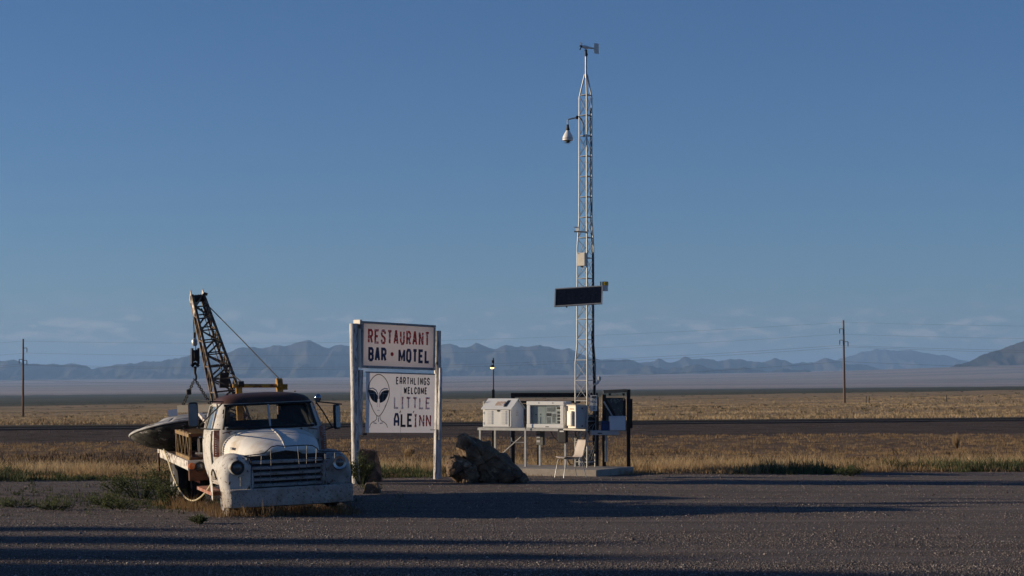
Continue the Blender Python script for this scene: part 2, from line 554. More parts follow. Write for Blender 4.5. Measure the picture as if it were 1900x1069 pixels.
def ground_material():
    m = bpy.data.materials.new('desert_ground')
    m.use_nodes = True
    n, l = m.node_tree.nodes, m.node_tree.links
    b = n['Principled BSDF']
    b.inputs['Roughness'].default_value = .95
    b.inputs['Specular IOR Level'].default_value = .12
    geo = n.new('ShaderNodeNewGeometry')
    pos = geo.outputs['Position']
    def noi(scale, d=6, r=.6, st=None):
        t = n.new('ShaderNodeTexNoise')
        t.inputs['Scale'].default_value = scale
        t.inputs['Detail'].default_value = d
        t.inputs['Roughness'].default_value = r
        v = pos
        if st:
            mp = n.new('ShaderNodeMapping')
            mp.inputs['Scale'].default_value = st
            l.new(pos, mp.inputs[0])
            v = mp.outputs[0]
        l.new(v, t.inputs[0])
        return t.outputs['Fac']
    def rmp(f, a, c, lo=0, hi=1):
        r = n.new('ShaderNodeMapRange')
        r.inputs[1].default_value, r.inputs[2].default_value = a, c
        r.inputs[3].default_value, r.inputs[4].default_value = lo, hi
        l.new(f, r.inputs[0])
        return r.outputs[0]
    def mix(f, a, c):
        x = n.new('ShaderNodeMix')
        x.data_type = 'RGBA'
        l.new(f, x.inputs['Factor'])
        for s_, k in ((a, 'A'), (c, 'B')):
            if isinstance(s_, tuple): x.inputs[k].default_value = (*s_, 1)
            else: l.new(s_, x.inputs[k])
        return x.outputs['Result']
    def at(nm):
        a = n.new('ShaderNodeAttribute')
        a.attribute_name = nm
        return a.outputs['Fac']
    def edge(nm, sc_, amp):
        a = n.new('ShaderNodeMath')
        a.operation = 'MULTIPLY_ADD'
        a.inputs[1].default_value = amp
        l.new(noi(sc_, 5), a.inputs[0])
        l.new(at(nm), a.inputs[2])
        return rmp(a.outputs[0], .5 + amp / 2 - .18, .5 + amp / 2 + .18)
    # grey gravel of the lot
    vor = n.new('ShaderNodeTexVoronoi')
    vor.inputs['Scale'].default_value = 38
    l.new(pos, vor.inputs['Vector'])
    gcol = mix(rmp(vor.outputs['Distance'], .1, .7), (.188, .157, .142), (.094, .080, .073))
    gcol = mix(rmp(noi(90, 3), .48, .62), gcol, (.245, .21, .192))
    gcol = mix(rmp(noi(.35, 4, .6, (.5, 1.6, 1)), .42, .68), gcol, (.132, .112, .103))
    gcol = mix(rmp(noi(1.4, 5), .55, .75), gcol, (.15, .11, .09))
    gcol = mix(rmp(noi(1.0, 5, .55, (.045, .95, 1)), .48, .62, 0, .45), gcol, (.085, .067, .060))
    gcol = mix(rmp(noi(1.0, 4, .55, (.03, 1.5, 1)), .54, .66, 0, .4), gcol, (.29, .235, .205))
    # verge soil, brown
    vcol = mix(rmp(noi(1.1, 6), .4, .65), (.14, .092, .056), (.225, .155, .095))
    vcol = mix(rmp(noi(7, 5), .5, .68), vcol, (.07, .045, .028))
    # shoulder of the road, dark red-grey gravel
    scol = mix(rmp(noi(5, 7, .7), .38, .66), (.066, .047, .038), (.118, .085, .068))
    scol = mix(rmp(noi(24, 5, .7), .55, .66), scol, (.19, .15, .125))
    scol = mix(rmp(noi(.9, 7, .7, (.35, 1.0, 1)), .44, .60), scol, (.045, .033, .027))
    scol = mix(rmp(noi(1.6, 7, .75, (.5, 1.2, 1)), .56, .66), scol, (.17, .13, .105))
    # grass plain, sage flat, pale flats
    pcol = mix(rmp(noi(.22, 8, .66, (.45, 1.1, 1)), .36, .66), (.25, .18, .105), (.44, .325, .19))
    pcol = mix(rmp(noi(1.7, 6, .66), .52, .70), pcol, (.12, .085, .045))
    pcol = mix(rmp(noi(.035, 6, .6, (.25, 1.0, 1)), .52, .66), pcol, (.15, .118, .06))
    gcl2 = mix(rmp(noi(.012, 8, .65, (.25, 1, 1)), .4, .62), (.062, .066, .040), (.105, .098, .06))
    acol = mix(rmp(noi(.0016, 8, .66, (.12, 1, 1)), .42, .62), (.41, .325, .27), (.25, .21, .175))
    acol = mix(rmp(noi(.00045, 5, .6, (.3, 1, 1)), .54, .66), acol, (.15, .135, .10))
    c = mix(edge('verge', .9, .5), gcol, vcol)
    c = mix(edge('shoulder', .7, .4), c, scol)
    c = mix(at('plain'), c, pcol)
    c = mix(edge('sage', .006, .6), c, gcl2)
    c = mix(edge('flats', .0012, .5), c, acol)
    l.new(c, b.inputs['Base Color'])
    bp = n.new('ShaderNodeBump')
    bp.inputs['Strength'].default_value = 1.0
    bp.inputs['Distance'].default_value = .035
    ad = n.new('ShaderNodeMath')
    ad.operation = 'ADD'
    l.new(noi(30, 8, .75), ad.inputs[0])
    l.new(rmp(vor.outputs['Distance'], 0, 1, .5, 0), ad.inputs[1])
    l.new(ad.outputs[0], bp.inputs['Height'])
    l.new(bp.outputs[0], b.inputs['Normal'])
    return m

ground = raw('ground', verts, faces, ground_material(), 'structure')
fx, fy = verts[:, 0], verts[:, 1]
ft = road_t(fx, fy)
fd = np.hypot(fx, fy)
masks = {
    'verge': sstep(-.6, .6, fy - lot_edge(fx)) ,
    'shoulder': sstep(64.5, 67.5, ft) ,
    'plain': sstep(91.5, 92.5, ft),
    'sage': sstep(540, 860, fd) * (fy > 0),
    'flats': sstep(2900, 4300, fd),
}
for k_, v_ in masks.items():
    a_ = ground.data.attributes.new(k_, 'FLOAT', 'POINT')
    a_.data.foreach_set('value', v_.astype(np.float32))
ground.data.polygons.foreach_set('use_smooth', [True] * len(ground.data.polygons))

# ------------------------------------------------------------------ highway
def road_pt(s, t, z): return (s * CP - t * SP, s * SP + t * CP, z)
M['asphalt'] = mk('asphalt', (.022, .021, .021), .95, spec=.05, var=.15, vs=.4, c2=(.032, .030, .029), s2=.25, t2=(.45, .65), bump=.2, bs=8)
M['paint_white'] = mk('paint_white', (.55, .55, .53), .7, c2=(.3, .3, .29), s2=3, t2=(.5, .65))
M['paint_yellow'] = mk('paint_yellow', (.50, .33, .04), .7)
S = [-400 + 20 * k for k in range(46)]
rows = []
for s_ in S:
    rows.append([road_pt(s_, T_ROAD0 - .5, .06), road_pt(s_, T_ROAD0, .165), road_pt(s_, (T_ROAD0 + T_ROAD1) / 2, .205), road_pt(s_, T_ROAD1, .165), road_pt(s_, T_ROAD1 + .8, -.10)])
road = MB().grid(rows).build('highway', M['asphalt'], None, smooth=True)
tag(road, kind='structure')
def stripe(name, t0, w, z, m):
    rows = [[road_pt(s_, t0, z), road_pt(s_, t0 + w, z)] for s_ in (-390, 490)]
    return MB().grid(rows).build(name, m, road)
stripe('edge_line', T_ROAD0 + .35, .14, .180, M['paint_white'])
stripe('edge_line', T_ROAD1 - .5, .14, .180, M['paint_white'])
stripe('centre_line', (T_ROAD0 + T_ROAD1) / 2 - .15, .11, .2065, M['paint_yellow'])
stripe('centre_line', (T_ROAD0 + T_ROAD1) / 2 + .05, .11, .2065, M['paint_yellow'])

# ------------------------------------------------------------------ mountains
def range_mesh(name, sil, D, depth, rough, seed, mat, step_px=3, ny=64, base=-60, front=1.0):
    xs = np.arange(sil[0][0], sil[-1][0], step_px, dtype=float)
    ys = np.interp(xs, [p[0] for p in sil], [p[1] for p in sil])
    jag = np.array([mnoise.fractal(Vector((q / 55.0, seed, 1.7)), .45, 2.15, 7) for q in xs])
    ys0 = ys.copy()
    ys = ys + jag * 2.2
    X = (xs - CX) / FPX * D
    hz = EYE - (ys - HY) / FPX * D
    hz0 = EYE - (ys0 - HY) / FPX * D - 8
    V = np.linspace(-front, .9, ny)
    vv = []
    for v in V:
        y = D + v * depth
        for k in range(len(xs)):
            x = X[k]
            p = Vector((x / (depth * .085) + seed + .8 * y / depth, y / (depth * .26), seed * .37))
            rg = mnoise.ridged_multi_fractal(p, 1.0, 2.1, 6, .9, 2.0) - 1.0
            a = abs(v)
            prof = max(0.0, 1 - a) ** 1.25
            wr_ = math.exp(-(a / .07) ** 2)
            h = hz0[k] + (hz[k] - hz0[k]) * wr_ - base
            nz_ = mnoise.fractal(Vector((x / (depth * .12), y / (depth * .12), seed)), .7, 2.1, 7) * .15 * h * (1 - wr_)
            carve = rough * min(1.0, max(0.0, .75 - .55 * (rg + .6))) * min(1.0, .18 + a * 5.0)
            z = base + (h + nz_) * prof * (1 - carve)
            vv.append((x * (y / D) * .5 + x * .5, y, z))
    nx = len(xs)
    i, j = np.meshgrid(np.arange(ny - 1), np.arange(nx - 1), indexing='ij')
    f = np.stack([i * nx + j, i * nx + j + 1, (i + 1) * nx + j + 1, (i + 1) * nx + j], -1).reshape(-1, 4)
    o = raw(name, np.array(vv), f, mat, 'structure')
    return o

def mountain_mat(name, c1, c2, sc_):
    return mk(name, c1, .95, c2=c2, s2=sc_, t2=(.42, .6), var=.2, vs=sc_ * 3, spec=.05)
mm1 = mountain_mat('mountain_rock', (.095, .080, .068), (.035, .037, .030), .0022)
mm2 = mountain_mat('near_ridge_rock', (.075, .066, .060), (.035, .034, .032), .003)
range_mesh('mountain_range', [(-500, 660), (-300, 676), (-120, 662), (-40, 668), (0, 664), (25, 664), (45, 668), (62, 664), (92, 671), (110, 671), (129, 667), (158, 671), (169, 679), (177, 678), (221, 671), (258, 667), (317, 662), (350, 654), (416, 645), (453, 637), (464, 636), (478, 639), (512, 632), (530, 632), (563, 626), (589, 628), (607, 631), (626, 629), (648, 632), (700, 631), (760, 635), (810, 634), (840, 631), (865, 633), (883, 628), (905, 636), (915, 637), (939, 628), (960, 633), (985, 632), (1000, 630), (1020, 636), (1040, 641), (1054, 637), (1075, 645), (1095, 650), (1114, 656), (1147, 657), (1170, 663), (1190, 669), (1240, 682), (1330, 700)],
           15500, 3600, .6, 3.1, mm1, front=1.25)
range_mesh('mountain_range', [(940, 700), (1040, 682), (1100, 670), (1150, 665), (1168, 664), (1190, 668), (1212, 667), (1222, 660), (1235, 666), (1250, 667), (1270, 659), (1285, 663), (1305, 658), (1320, 662), (1333, 668), (1345, 666), (1372, 660), (1385, 664), (1400, 667), (1420, 664), (1437, 656), (1452, 664), (1470, 668), (1490, 664), (1510, 668), (1530, 662), (1556, 667), (1620, 676), (1700, 690), (1760, 700)],
           17500, 2800, .6, 9.4, mm1)
range_mesh('mountain_range', [(820, 704), (880, 690), (930, 683), (960, 686), (1010, 679), (1050, 685), (1100, 678), (1150, 684), (1200, 676), (1235, 682), (1290, 675), (1330, 684), (1380, 677), (1420, 685), (1460, 680), (1510, 688), (1560, 686), (1620, 700)],
           13600, 1500, .6, 14.2, mm1, base=-20)
range_mesh('mountain_range', [(1380, 705), (1460, 690), (1520, 672), (1570, 661), (1600, 650), (1640, 644), (1690, 645), (1720, 650), (1760, 658), (1790, 668), (1850, 672), (1950, 664), (2100, 668), (2300, 690)],
           24000, 4200, .4, 17.7, mm1)
range_mesh('mountain_range', [(1700, 697), (1760, 680), (1790, 668), (1830, 652), (1870, 634), (1900, 622), (1960, 604), (2050, 600), (2200, 592), (2500, 620), (2800, 660)],
           10500, 1900, .5, 23.3, mm2, front=1.35)
range_mesh('mountain_range', [(-2600, 690), (-2200, 640), (-1800, 655), (-1400, 628), (-1000, 650), (-700, 640), (-480, 664), (-300, 690)], 17000, 3600, .5, 31.0, mm1, step_px=14)
range_mesh('mountain_range', [(2300, 690), (2600, 640), (3000, 620), (3500, 650), (4200, 690)], 16000, 3600, .5, 41.0, mm1, step_px=14)

# ------------------------------------------------------------------ haze
hm = bpy.data.materials.new('haze')
hm.use_nodes = True
hn, hl = hm.node_tree.nodes, hm.node_tree.links
hn.remove(hn['Principled BSDF'])
hv = hn.new('ShaderNodeVolumePrincipled')
hv.inputs['Color'].default_value = (.35, .60, 1.0, 1)
hv.inputs['Density'].default_value = 5.6e-5
hv.inputs['Anisotropy'].default_value = 0.1
hl.new(hv.outputs[0], hn['Material Output'].inputs['Volume'])
haze = MB().box((0, 6000, 235), (90000, 90000, 690)).build('haze', hm)
tag(haze, 'pale blue haze filling the desert valley air', None, kind='stuff')

# ------------------------------------------------------------------ gravel, grass, weeds
def scatter_view(n, d0, d1, half=.275, power=1.0):
    """points in the view wedge, density falling with distance"""
    u = rng.random(n)
    d = (d0 ** (1 - power) + u * (d1 ** (1 - power) - d0 ** (1 - power))) ** (1 / (1 - power)) if power != 1 else d0 * (d1 / d0) ** u
    x = (rng.random(n) * 2 - 1) * half * d
    return x, d

def stones(name, x, y, size, mat, z_up=.3):
    n = len(x)
    base = np.array([[1, 0, 0], [-.5, .87, 0], [-.5, -.87, 0], [.1, .05, .8], [.0, .0, -.5]])
    fc = np.array([[0, 1, 3], [1, 2, 3], [2, 0, 3], [1, 0, 4], [2, 1, 4], [0, 2, 4]])
    th = rng.random(n) * 6.283
    jit = 1 + (rng.random((n, 5, 3)) - .5) * .7
    v = base[None] * jit * size[:, None, None]
    c, s = np.cos(th)[:, None], np.sin(th)[:, None]
    vx = v[:, :, 0] * c - v[:, :, 1] * s
    vy = v[:, :, 0] * s + v[:, :, 1] * c
    z = ground_z(x, y)
    V = np.stack([vx + x[:, None], vy + y[:, None], v[:, :, 2] + (z + size * z_up)[:, None]], -1).reshape(-1, 3)
    F = (fc[None] + (np.arange(n) * 5)[:, None, None]).reshape(-1, 3)
    tint = np.repeat(rng.random(n), 5)
    return raw(name, V, F, mat, 'stuff', tint)

M['stone'] = tintmat('gravel_stone', [(0, (.085, .072, .067)), (.5, (.155, .132, .121)), (.85, (.215, .186, .170)), (1, (.38, .345, .32))], .9)
M['stone_dark'] = tintmat('shoulder_stone', [(0, (.05, .04, .036)), (.5, (.085, .07, .062)), (1, (.14, .118, .105))], .95)
x, y = scatter_view(235000, 19.5, 46, .28, 2.0)
k = y < lot_edge(x) + .3
patch = .45 * fbm(x, y * 2.2, 2.2, 3) + .55 * fbm(x * .14 + 9, y * 1.5, 1.3, 3)
k &= rng.random(len(x)) < np.clip((patch - .28) * 3.0, .25, 1)
x, y = x[k], y[k]
sz = .0045 + .0085 * rng.random(len(x)) ** 2.2
sz[rng.random(len(x)) < .05] *= 1.7
sz[rng.random(len(x)) < .004] *= 2.2
gravel = stones('gravel', x, y, sz, M['stone'])
tag(gravel, 'loose grey gravel strewn over the parking lot')
x, y = scatter_view(16000, 60, 112, .28, 1.0)
t_ = road_t(x, y)
k = (t_ > 64) & (t_ < 83)
x, y = x[k], y[k]
o_ = stones('shoulder_gravel', x, y, .012 + .022 * rng.random(len(x)) ** 3, M['stone_dark'])
tag(o_, 'coarse dark gravel on the highway shoulder')

def tufts(name, x, y, h, nb, spread, width, mat, lean=.5, tint=None, zoff=0.0, bend=True, single=False):
    """grass tufts: nb bent blades each, two quads a blade"""
    n = len(x)
    z0 = ground_z(x, y) + zoff
    X = np.repeat(x, nb) + (rng.random(n * nb) - .5) * spread
    Y = np.repeat(y, nb) + (rng.random(n * nb) - .5) * spread
    Z = np.repeat(z0, nb)
    Hh = np.repeat(h, nb) * (.45 + .75 * rng.random(n * nb))
    th = rng.random(n * nb) * 6.283
    ln = Hh * lean * rng.random(n * nb)
    dx, dy = np.cos(th) * ln, np.sin(th) * ln
    wa = rng.random(n * nb) * 6.283
    wx, wy = np.cos(wa) * width / 2, np.sin(wa) * width / 2
    p0 = np.stack([X - wx, Y - wy, Z], -1)
    p1 = np.stack([X + wx, Y + wy, Z], -1)
    p2 = np.stack([X + dx * .35 + wx * .8, Y + dy * .35 + wy * .8, Z + Hh * .6], -1)
    p3 = np.stack([X + dx * .35 - wx * .8, Y + dy * .35 - wy * .8, Z + Hh * .6], -1)
    p4 = np.stack([X + dx, Y + dy, Z + Hh], -1)
    p5 = np.stack([X + dx - wx * .15, Y + dy - wy * .15, Z + Hh], -1)
    V = np.stack([p0, p1, p2, p3, p4, p5], 1).reshape(-1, 3)
    if single:
        V = np.stack([p0, p1, p4, p5], 1).reshape(-1, 3)
        F = np.arange(n * nb * 4).reshape(-1, 4)
        tt = rng.random(n) if tint is None else tint
        tv = np.clip(np.repeat(tt, nb) + (rng.random(n * nb) - .5) * .25, 0, 1)
        return raw(name, V, F, mat, 'stuff', np.repeat(tv, 4))
    q = np.array([[0, 1, 2, 3], [3, 2, 4, 5]])
    F = (q[None] + (np.arange(n * nb) * 6)[:, None, None]).reshape(-1, 4)
    tt = rng.random(n) if tint is None else tint
    tv = np.clip(np.repeat(tt, nb) + (rng.random(n * nb) - .5) * .25, 0, 1)
    return raw(name, V, F, mat, 'stuff', np.repeat(tv, 6))

M['dry_grass'] = tintmat('dry_grass', [(0, (.13, .080, .044)), (.4, (.26, .172, .088)), (.75, (.42, .295, .155)), (1, (.54, .41, .235))], .9, .35)
M['weed'] = tintmat('green_weed', [(0, (.030, .040, .018)), (.5, (.066, .080, .034)), (1, (.125, .135, .062))], .85, .3)
M['bunch'] = tintmat('bunch_grass', [(0, (.18, .13, .075)), (.3, (.32, .235, .135)), (.7, (.47, .355, .215)), (1, (.56, .45, .29))], .9, .2)

# verge between lot and road shoulder
x, y = scatter_view(21000, 40, 80, .29, 1.4)
t_ = road_t(x, y)
le = lot_edge(x)
near = y - le
k = (near > .3) & (t_ < 67.5)
x, y, near, t_ = x[k], y[k], near[k], t_[k]
cl = fbm(x, y, 3.2, 4)
band = np.exp(-((near - 6) / 5.5) ** 2)
k = rng.random(len(x)) < np.clip(.42 + 1.2 * band * sstep(.35, .6, cl) + .35 * sstep(.5, .65, cl), 0, 1)
x, y, near, cl = x[k], y[k], near[k], cl[k]
h = (.08 + .33 * np.exp(-((near - 6) / 5.5) ** 2) * sstep(.38, .62, cl)) * (.7 + .6 * rng.random(len(x)))
tn = np.clip(.52 + .95 * (cl - .42) * 2 * np.exp(-((near - 6) / 6) ** 2) + .25 * (rng.random(len(x)) - .5), 0, 1)
o_ = tufts('dry_grass', x, y, h, 14, .36, .013, M['dry_grass'], .9, tn)
tag(o_, 'dry tan and brown grass growing in the ditch along the road')

M['brown_brush'] = tintmat('brown_brush', [(0, (.035, .022, .014)), (.6, (.085, .052, .030)), (1, (.14, .09, .052))], .9)
x, y = scatter_view(9000, 42, 76, .29, 1.2)
cl = fbm(x * .5 + 70, y * 1.4, 3.0, 4)
nb_ = y - lot_edge(x)
k = (nb_ > 3) & (road_t(x, y) < 66.5) & (rng.random(len(x)) < sstep(.46, .6, cl) * np.exp(-((nb_ - 14) / 4.5) ** 2))
o_ = tufts('brown_brush', x[k], y[k], .08 + .16 * rng.random(k.sum()), 12, .4, .02, M['brown_brush'], 1.1)
tag(o_, 'dark brown dead brush patches in the ditch by the road')
# green weeds along the edge of the lot
x, y = scatter_view(26000, 38, 58, .29, 1.4)
near = y - lot_edge(x)
px_ = CX + x / y * FPX
cl = fbm(x + 40, y, 2.2, 4)
dens = np.interp(px_, [-100, 0, 330, 650, 690, 800, 830, 1180, 1330, 1420, 1480, 1680, 1720, 1800, 1850, 2000], [.9, .9, 1, .9, .8, .7, .1, .05, .1, .55, 1, .9, .45, .6, .8, .8])
cent = np.interp(px_, [0, 700, 1300, 1500, 1900], [2.0, 2.0, 1.2, 2.6, 2.0])
wid_ = np.interp(px_, [0, 700, 1300, 1500, 1900], [1.7, 1.6, 1.2, 2.6, 2.0])
p = dens * np.exp(-((near - cent) / wid_) ** 2) * sstep(0, .10, cl - np.where(px_ < 800, .41, .49)) * (near > -.4)
k = rng.random(len(x)) < p
x, y, cl = x[k], y[k], cl[k]
o_ = tufts('green_weeds', x, y, (.05 + .20 * sstep(.48, .72, cl)) * (.4 + 1.1 * rng.random(len(x)) ** 1.5), 16, .30, .020, M['weed'], .9, np.clip(.45 + 1.2 * (cl - .5) + .4 * (rng.random(len(x)) - .5), 0, 1))
tag(o_, 'low green weeds along the far edge of the gravel lot')

# bunch grass of the plain beyond the road
x, y = scatter_view(56000, 92, 420, .285, 1.25)
t_ = road_t(x, y)
cl = fbm(x * .6, y, 7.0, 4)
k = (t_ > 93.5) & (rng.random(len(x)) < np.clip(.15 + 2.2 * (cl - .35), .1, 1))
x, y, cl = x[k], y[k], cl[k]
o_ = tufts('bunch_grass', x, y, (.08 + .15 * rng.random(len(x)) ** 1.5), 9, .7, .07, M['bunch'], 1.5, np.clip(.15 + 1.25 * (cl - .3) + .3 * (rng.random(len(x)) - .5), 0, 1), single=True)
tag(o_, 'pale yellow bunch grass covering the plain beyond the highway')
M['brush'] = tintmat('sagebrush', [(0, (.035, .032, .02)), (.6, (.075, .066, .038)), (1, (.11, .10, .06))], .9)
x, y = scatter_view(3000, 210, 1500, .285, 1.3)
k = (road_t(x, y) > 95) & (rng.random(len(x)) < np.clip(.06 + .5 * sstep(300, 1000, y), 0, 1))
x, y = x[k], y[k]
o_ = tufts('sagebrush', x, y, .12 + .22 * rng.random(len(x)), 14, 1.1, .10, M['brush'], 1.3)
tag(o_, 'dark sagebrush dotted over the far plain')
x, y = scatter_view(420, 98, 330, .285, 1.2)
k = road_t(x, y) > 97
o_ = tufts('low_shrubs', x[k], y[k], .12 + .16 * rng.random(k.sum()), 26, .6, .035, M['brush'], 1.6)
tag(o_, 'small dark shrubs scattered through the pale grass beyond the road')

# ------------------------------------------------------------------ tow truck
TD = 29.4
truck = empty('tow_truck', (W(540, 718, TD).x, TD, 0), 17.5, 'rusty white vintage tow truck with a lattice crane boom, parked on the gravel', 'truck', ry=-2.2)
TM = Matrix.LocRotScale(truck.location, truck.rotation_euler, None)
TI = TM.inverted()
def TL(px, py, x=None, y=None, z=None):
    """truck-local point on the sight line through a photo pixel, at a given local plane"""
    o_ = TI @ Vector((0, 0, EYE))
    v_ = TI @ W(px, py, 1.0) - o_
    ax, val = (0, x) if x is not None else ((1, y) if y is not None else (2, z))
    return o_ + v_ * ((val - o_[ax]) / v_[ax])

def sup(w, yc, d, n, t):
    c, s = math.cos(t), math.sin(t)
    return (w * math.copysign(abs(c) ** (2 / n), c), yc + d * math.copysign(abs(s) ** (2 / n), s))

NA = 112
RINGS = [(.42, .80, 1.66, 2.84), (.58, .87, 1.56, 2.88), (.80, .91, 1.50, 2.91), (1.08, .915, 1.46, 2.92), (1.29, .885, 1.43, 2.90),
         (1.345, .868, 1.455, 2.885), (1.41, .848, 1.485, 2.868), (1.48, .826, 1.516, 2.85), (1.55, .804, 1.547, 2.832), (1.62, .782, 1.578, 2.815), (1.665, .768, 1.60, 2.80),
         (1.705, .752, 1.612, 2.785), (1.755, .72, 1.64, 2.76), (1.80, .655, 1.70, 2.70), (1.835, .54, 1.80, 2.60), (1.857, .36, 1.95, 2.46), (1.866, .14, 2.12, 2.3)]
def ring(i, inset=0.0):
    z, w, yf, yb = RINGS[i]
    yc, d = (yf + yb) / 2, (yb - yf) / 2
    return [Vector((*sup(w - inset, yc, d - inset, 5.0, 2 * math.pi * (k + .5) / NA), z)) for k in range(NA)]
def win_kind(c, row):
    """which glass opening a cab face belongs to"""
    first, last = row == 4, row == 9
    sh = .05 if (first or last) else 0
    if c.y < 1.75 and abs(c.x) < .715 - sh: return 'w'
    if c.y > 2.6 and abs(c.x) < .42 - (.05 if row in (6, 9) else 0) and 6 <= row <= 9: return 'r'
    if 1.80 + sh < c.y < 2.46 - sh and abs(c.x) > .5: return 'd'
    return None
def cab_shell(inset, rows_):
    mb, gl = MB(), {'w': MB(), 'r': MB(), 'd': MB()}
    for i in rows_:
        a, b_ = ring(i, inset), ring(i + 1, inset)
        for k in range(NA):
            k2 = (k + 1) % NA
            q = [a[k], a[k2], b_[k2], b_[k]]
            c = sum(q, Vector()) / 4
            w_ = win_kind(c, i) if 4 <= i <= 9 else None
            (gl[w_] if w_ else mb).add(q, [(0, 1, 2, 3)])
    return mb, gl
def weld(o):
    import bmesh
    bm = bmesh.new()
    bm.from_mesh(o.data)
    bmesh.ops.remove_doubles(bm, verts=bm.verts, dist=1e-4)
    bmesh.ops.recalc_face_normals(bm, faces=bm.faces)
    bm.to_mesh(o.data)
    bm.free()
    return o
mb, _ = cab_shell(0, range(0, 11))
cab = weld(mb.build('cab', M['truck_white'], truck, smooth=True))
mb, _ = cab_shell(0, range(11, len(RINGS) - 1))
top = ring(len(RINGS) - 1)
mb.add(top, [tuple(range(NA))])
roof = weld(mb.build('cab_roof', M['roof_rust'], truck, smooth=True))
roof['label'] = 'rust-brown cab roof with flaking white paint'
mb, _ = cab_shell(.03, range(0, len(RINGS) - 3))
weld(mb.build('cab_shade_shell', M['black'], truck, smooth=True))  # black inner skin stands in for the shade inside the cab
MB().box((0, 2.25, .45), (1.5, 1.1, .05)).build('cab_floor', M['black'], truck)
MB().box((0, 2.62, .95), (1.5, .16, .72)).box((0, 2.38, .72), (1.5, .5, .18)).build('bench_seat', M['black'], truck, bevel=.05)
MB().box((0, 1.62, 1.17), (1.5, .2, .16)).build('dashboard', M['black'], truck, bevel=.04)
pts = [(.38 + .2 * math.cos(t * math.pi / 8), 1.86 + .08 * math.sin(t * math.pi / 8), 1.2 + .18 * math.sin(t * math.pi / 8)) for t in range(17)]
MB().tube(pts, .012, 6).build('steering_wheel', M['black'], truck)
_, gl = cab_shell(.012, range(4, 10))
weld(gl['w'].build('windshield', M['glass'], truck, smooth=True))
weld(gl['r'].build('rear_window', M['glass'], truck, smooth=True))
dw_ = {-1: MB(), 1: MB()}
for f in gl['d'].f:
    q = [Vector(gl['d'].v[i]) for i in f]
    dw_[-1 if q[0].x < 0 else 1].add(q, [(0, 1, 2, 3)])
for k in (-1, 1): weld(dw_[k].build('door_window', M['glass_door'], truck, smooth=True))
MB().bar((0, 1.435, 1.28), (0, 1.60, 1.70), .028, .03).build('windshield_divider', M['steel'], truck)
# dark rubber round the windshield
def arc_strip(zv, xs_, y_of, r, name, mat, par):
    MB().tube([(x_, y_of(x_), zv) for x_ in xs_], r, 6).build(name, mat, par)
rub = MB()
for zz, yy in ((1.315, 1.425), (1.682, 1.592)):
    rub.tube([(-.70 + .1 * k, yy + .006 * abs(-.70 + .1 * k) ** 3 * 12 * .6, zz) for k in range(15)], .02, 6)
for sgn in (-1, 1):
    rub.tube([(sgn * .745, 1.47, 1.31), (sgn * .70, 1.545, 1.5), (sgn * .665, 1.625, 1.69)], .022, 6)
rub.build('windshield_seal', M['black'], truck, smooth=True)
# wipers
for x0, x1 in ((-.30, -.58), (.30, .02)):
    MB().tube([(x0, 1.40, 1.30), (x1, 1.40, 1.335)], .007, 5).build('wiper', M['black'], truck)
# doors: raised skins with handle and rain gutter
for sgn in (-1, 1):
    mb = MB()
    zs = [.52, .66, .80, .94, 1.08, 1.20, 1.285]
    rows = []
    for z in zs:
        w = np.interp(z, [r[0] for r in RINGS[:6]], [r[1] for r in RINGS[:6]])
        rows.append([(sgn * (w + .008 - .02 * abs((yv - 2.17) / .5) ** 4), yv, z) for yv in np.linspace(1.74, 2.58, 9)])
    mb.grid(rows)
    door = mb.build('door', M['truck_white'], truck, smooth=True, solid=.02)
    MB().tube([(sgn * .945, 2.44, 1.17), (sgn * .965, 2.44, 1.17), (sgn * .965, 2.54, 1.165)], .012, 6).build('door_handle', M['chrome'], door)
    MB().tube([(sgn * .885, 1.76, 1.30), (sgn * .775, 1.83, 1.67), (sgn * .76, 1.95, 1.70), (sgn * .76, 2.3, 1.70), (sgn * .78, 2.46, 1.67), (sgn * .885, 2.52, 1.30)], .014, 6).build('window_frame', M['truck_white'], door, smooth=True)
    edge_ = [(sgn * (float(np.interp(z, [r[0] for r in RINGS[:6]], [r[1] for r in RINGS[:6]])) + .004), yv, z) for yv, z in ((1.735, 1.285), (1.735, 1.0), (1.735, .70), (1.76, .51), (2.17, .50), (2.56, .51), (2.59, .70), (2.59, 1.0), (2.59, 1.285))]
    MB().tube(edge_, .006, 5).build('door_gap', M['black'], door)
    # ribbed rusty cowl vent
    vent = MB().bar((sgn * .865, 1.50, .88), (sgn * .845, 1.50, 1.30), .02, .09, up=(1, 0, 0)).build('cowl_vent', M['rust_red'], truck)
    for q in range(9):
        MB().box((sgn * .872, 1.50, .92 + .036 * q), (.02, .086, .012)).build('vent_rib', M['rust_white'], vent)

# hood
def hood_row(y, w, zt, zb, n=21, drop=0.0):
    r = []
    for k in range(n):
        t = math.pi * (1 - k / (n - 1))
        c, s = math.cos(t), math.sin(t)
        x_ = w * math.copysign(abs(c) ** .62, c)
        r.append((x_, y + drop * abs(c) ** 3, zb + (zt - zb) * abs(s) ** .72))
    return r
HS = [(.235, .20, .955, .90), (.25, .32, 1.00, .89), (.30, .43, 1.045, .88), (.42, .53, 1.10, .87), (.62, .61, 1.165, .86), (.88, .67, 1.22, .86), (1.15, .72, 1.262, .87), (1.40, .765, 1.295, .88), (1.49, .775, 1.30, .89)]
mb = MB().grid([hood_row(y, w, a, b_, drop=.10 if y < .45 else .03) for y, w, a, b_ in HS])
mb.add(hood_row(.235, .20, .955, .90, drop=.1), [tuple(range(21))])
hood = mb.build('hood', M['truck_hood'], truck, smooth=True)
m_ = hood.modifiers.new('sub', 'SUBSURF'); m_.levels = m_.render_levels = 1
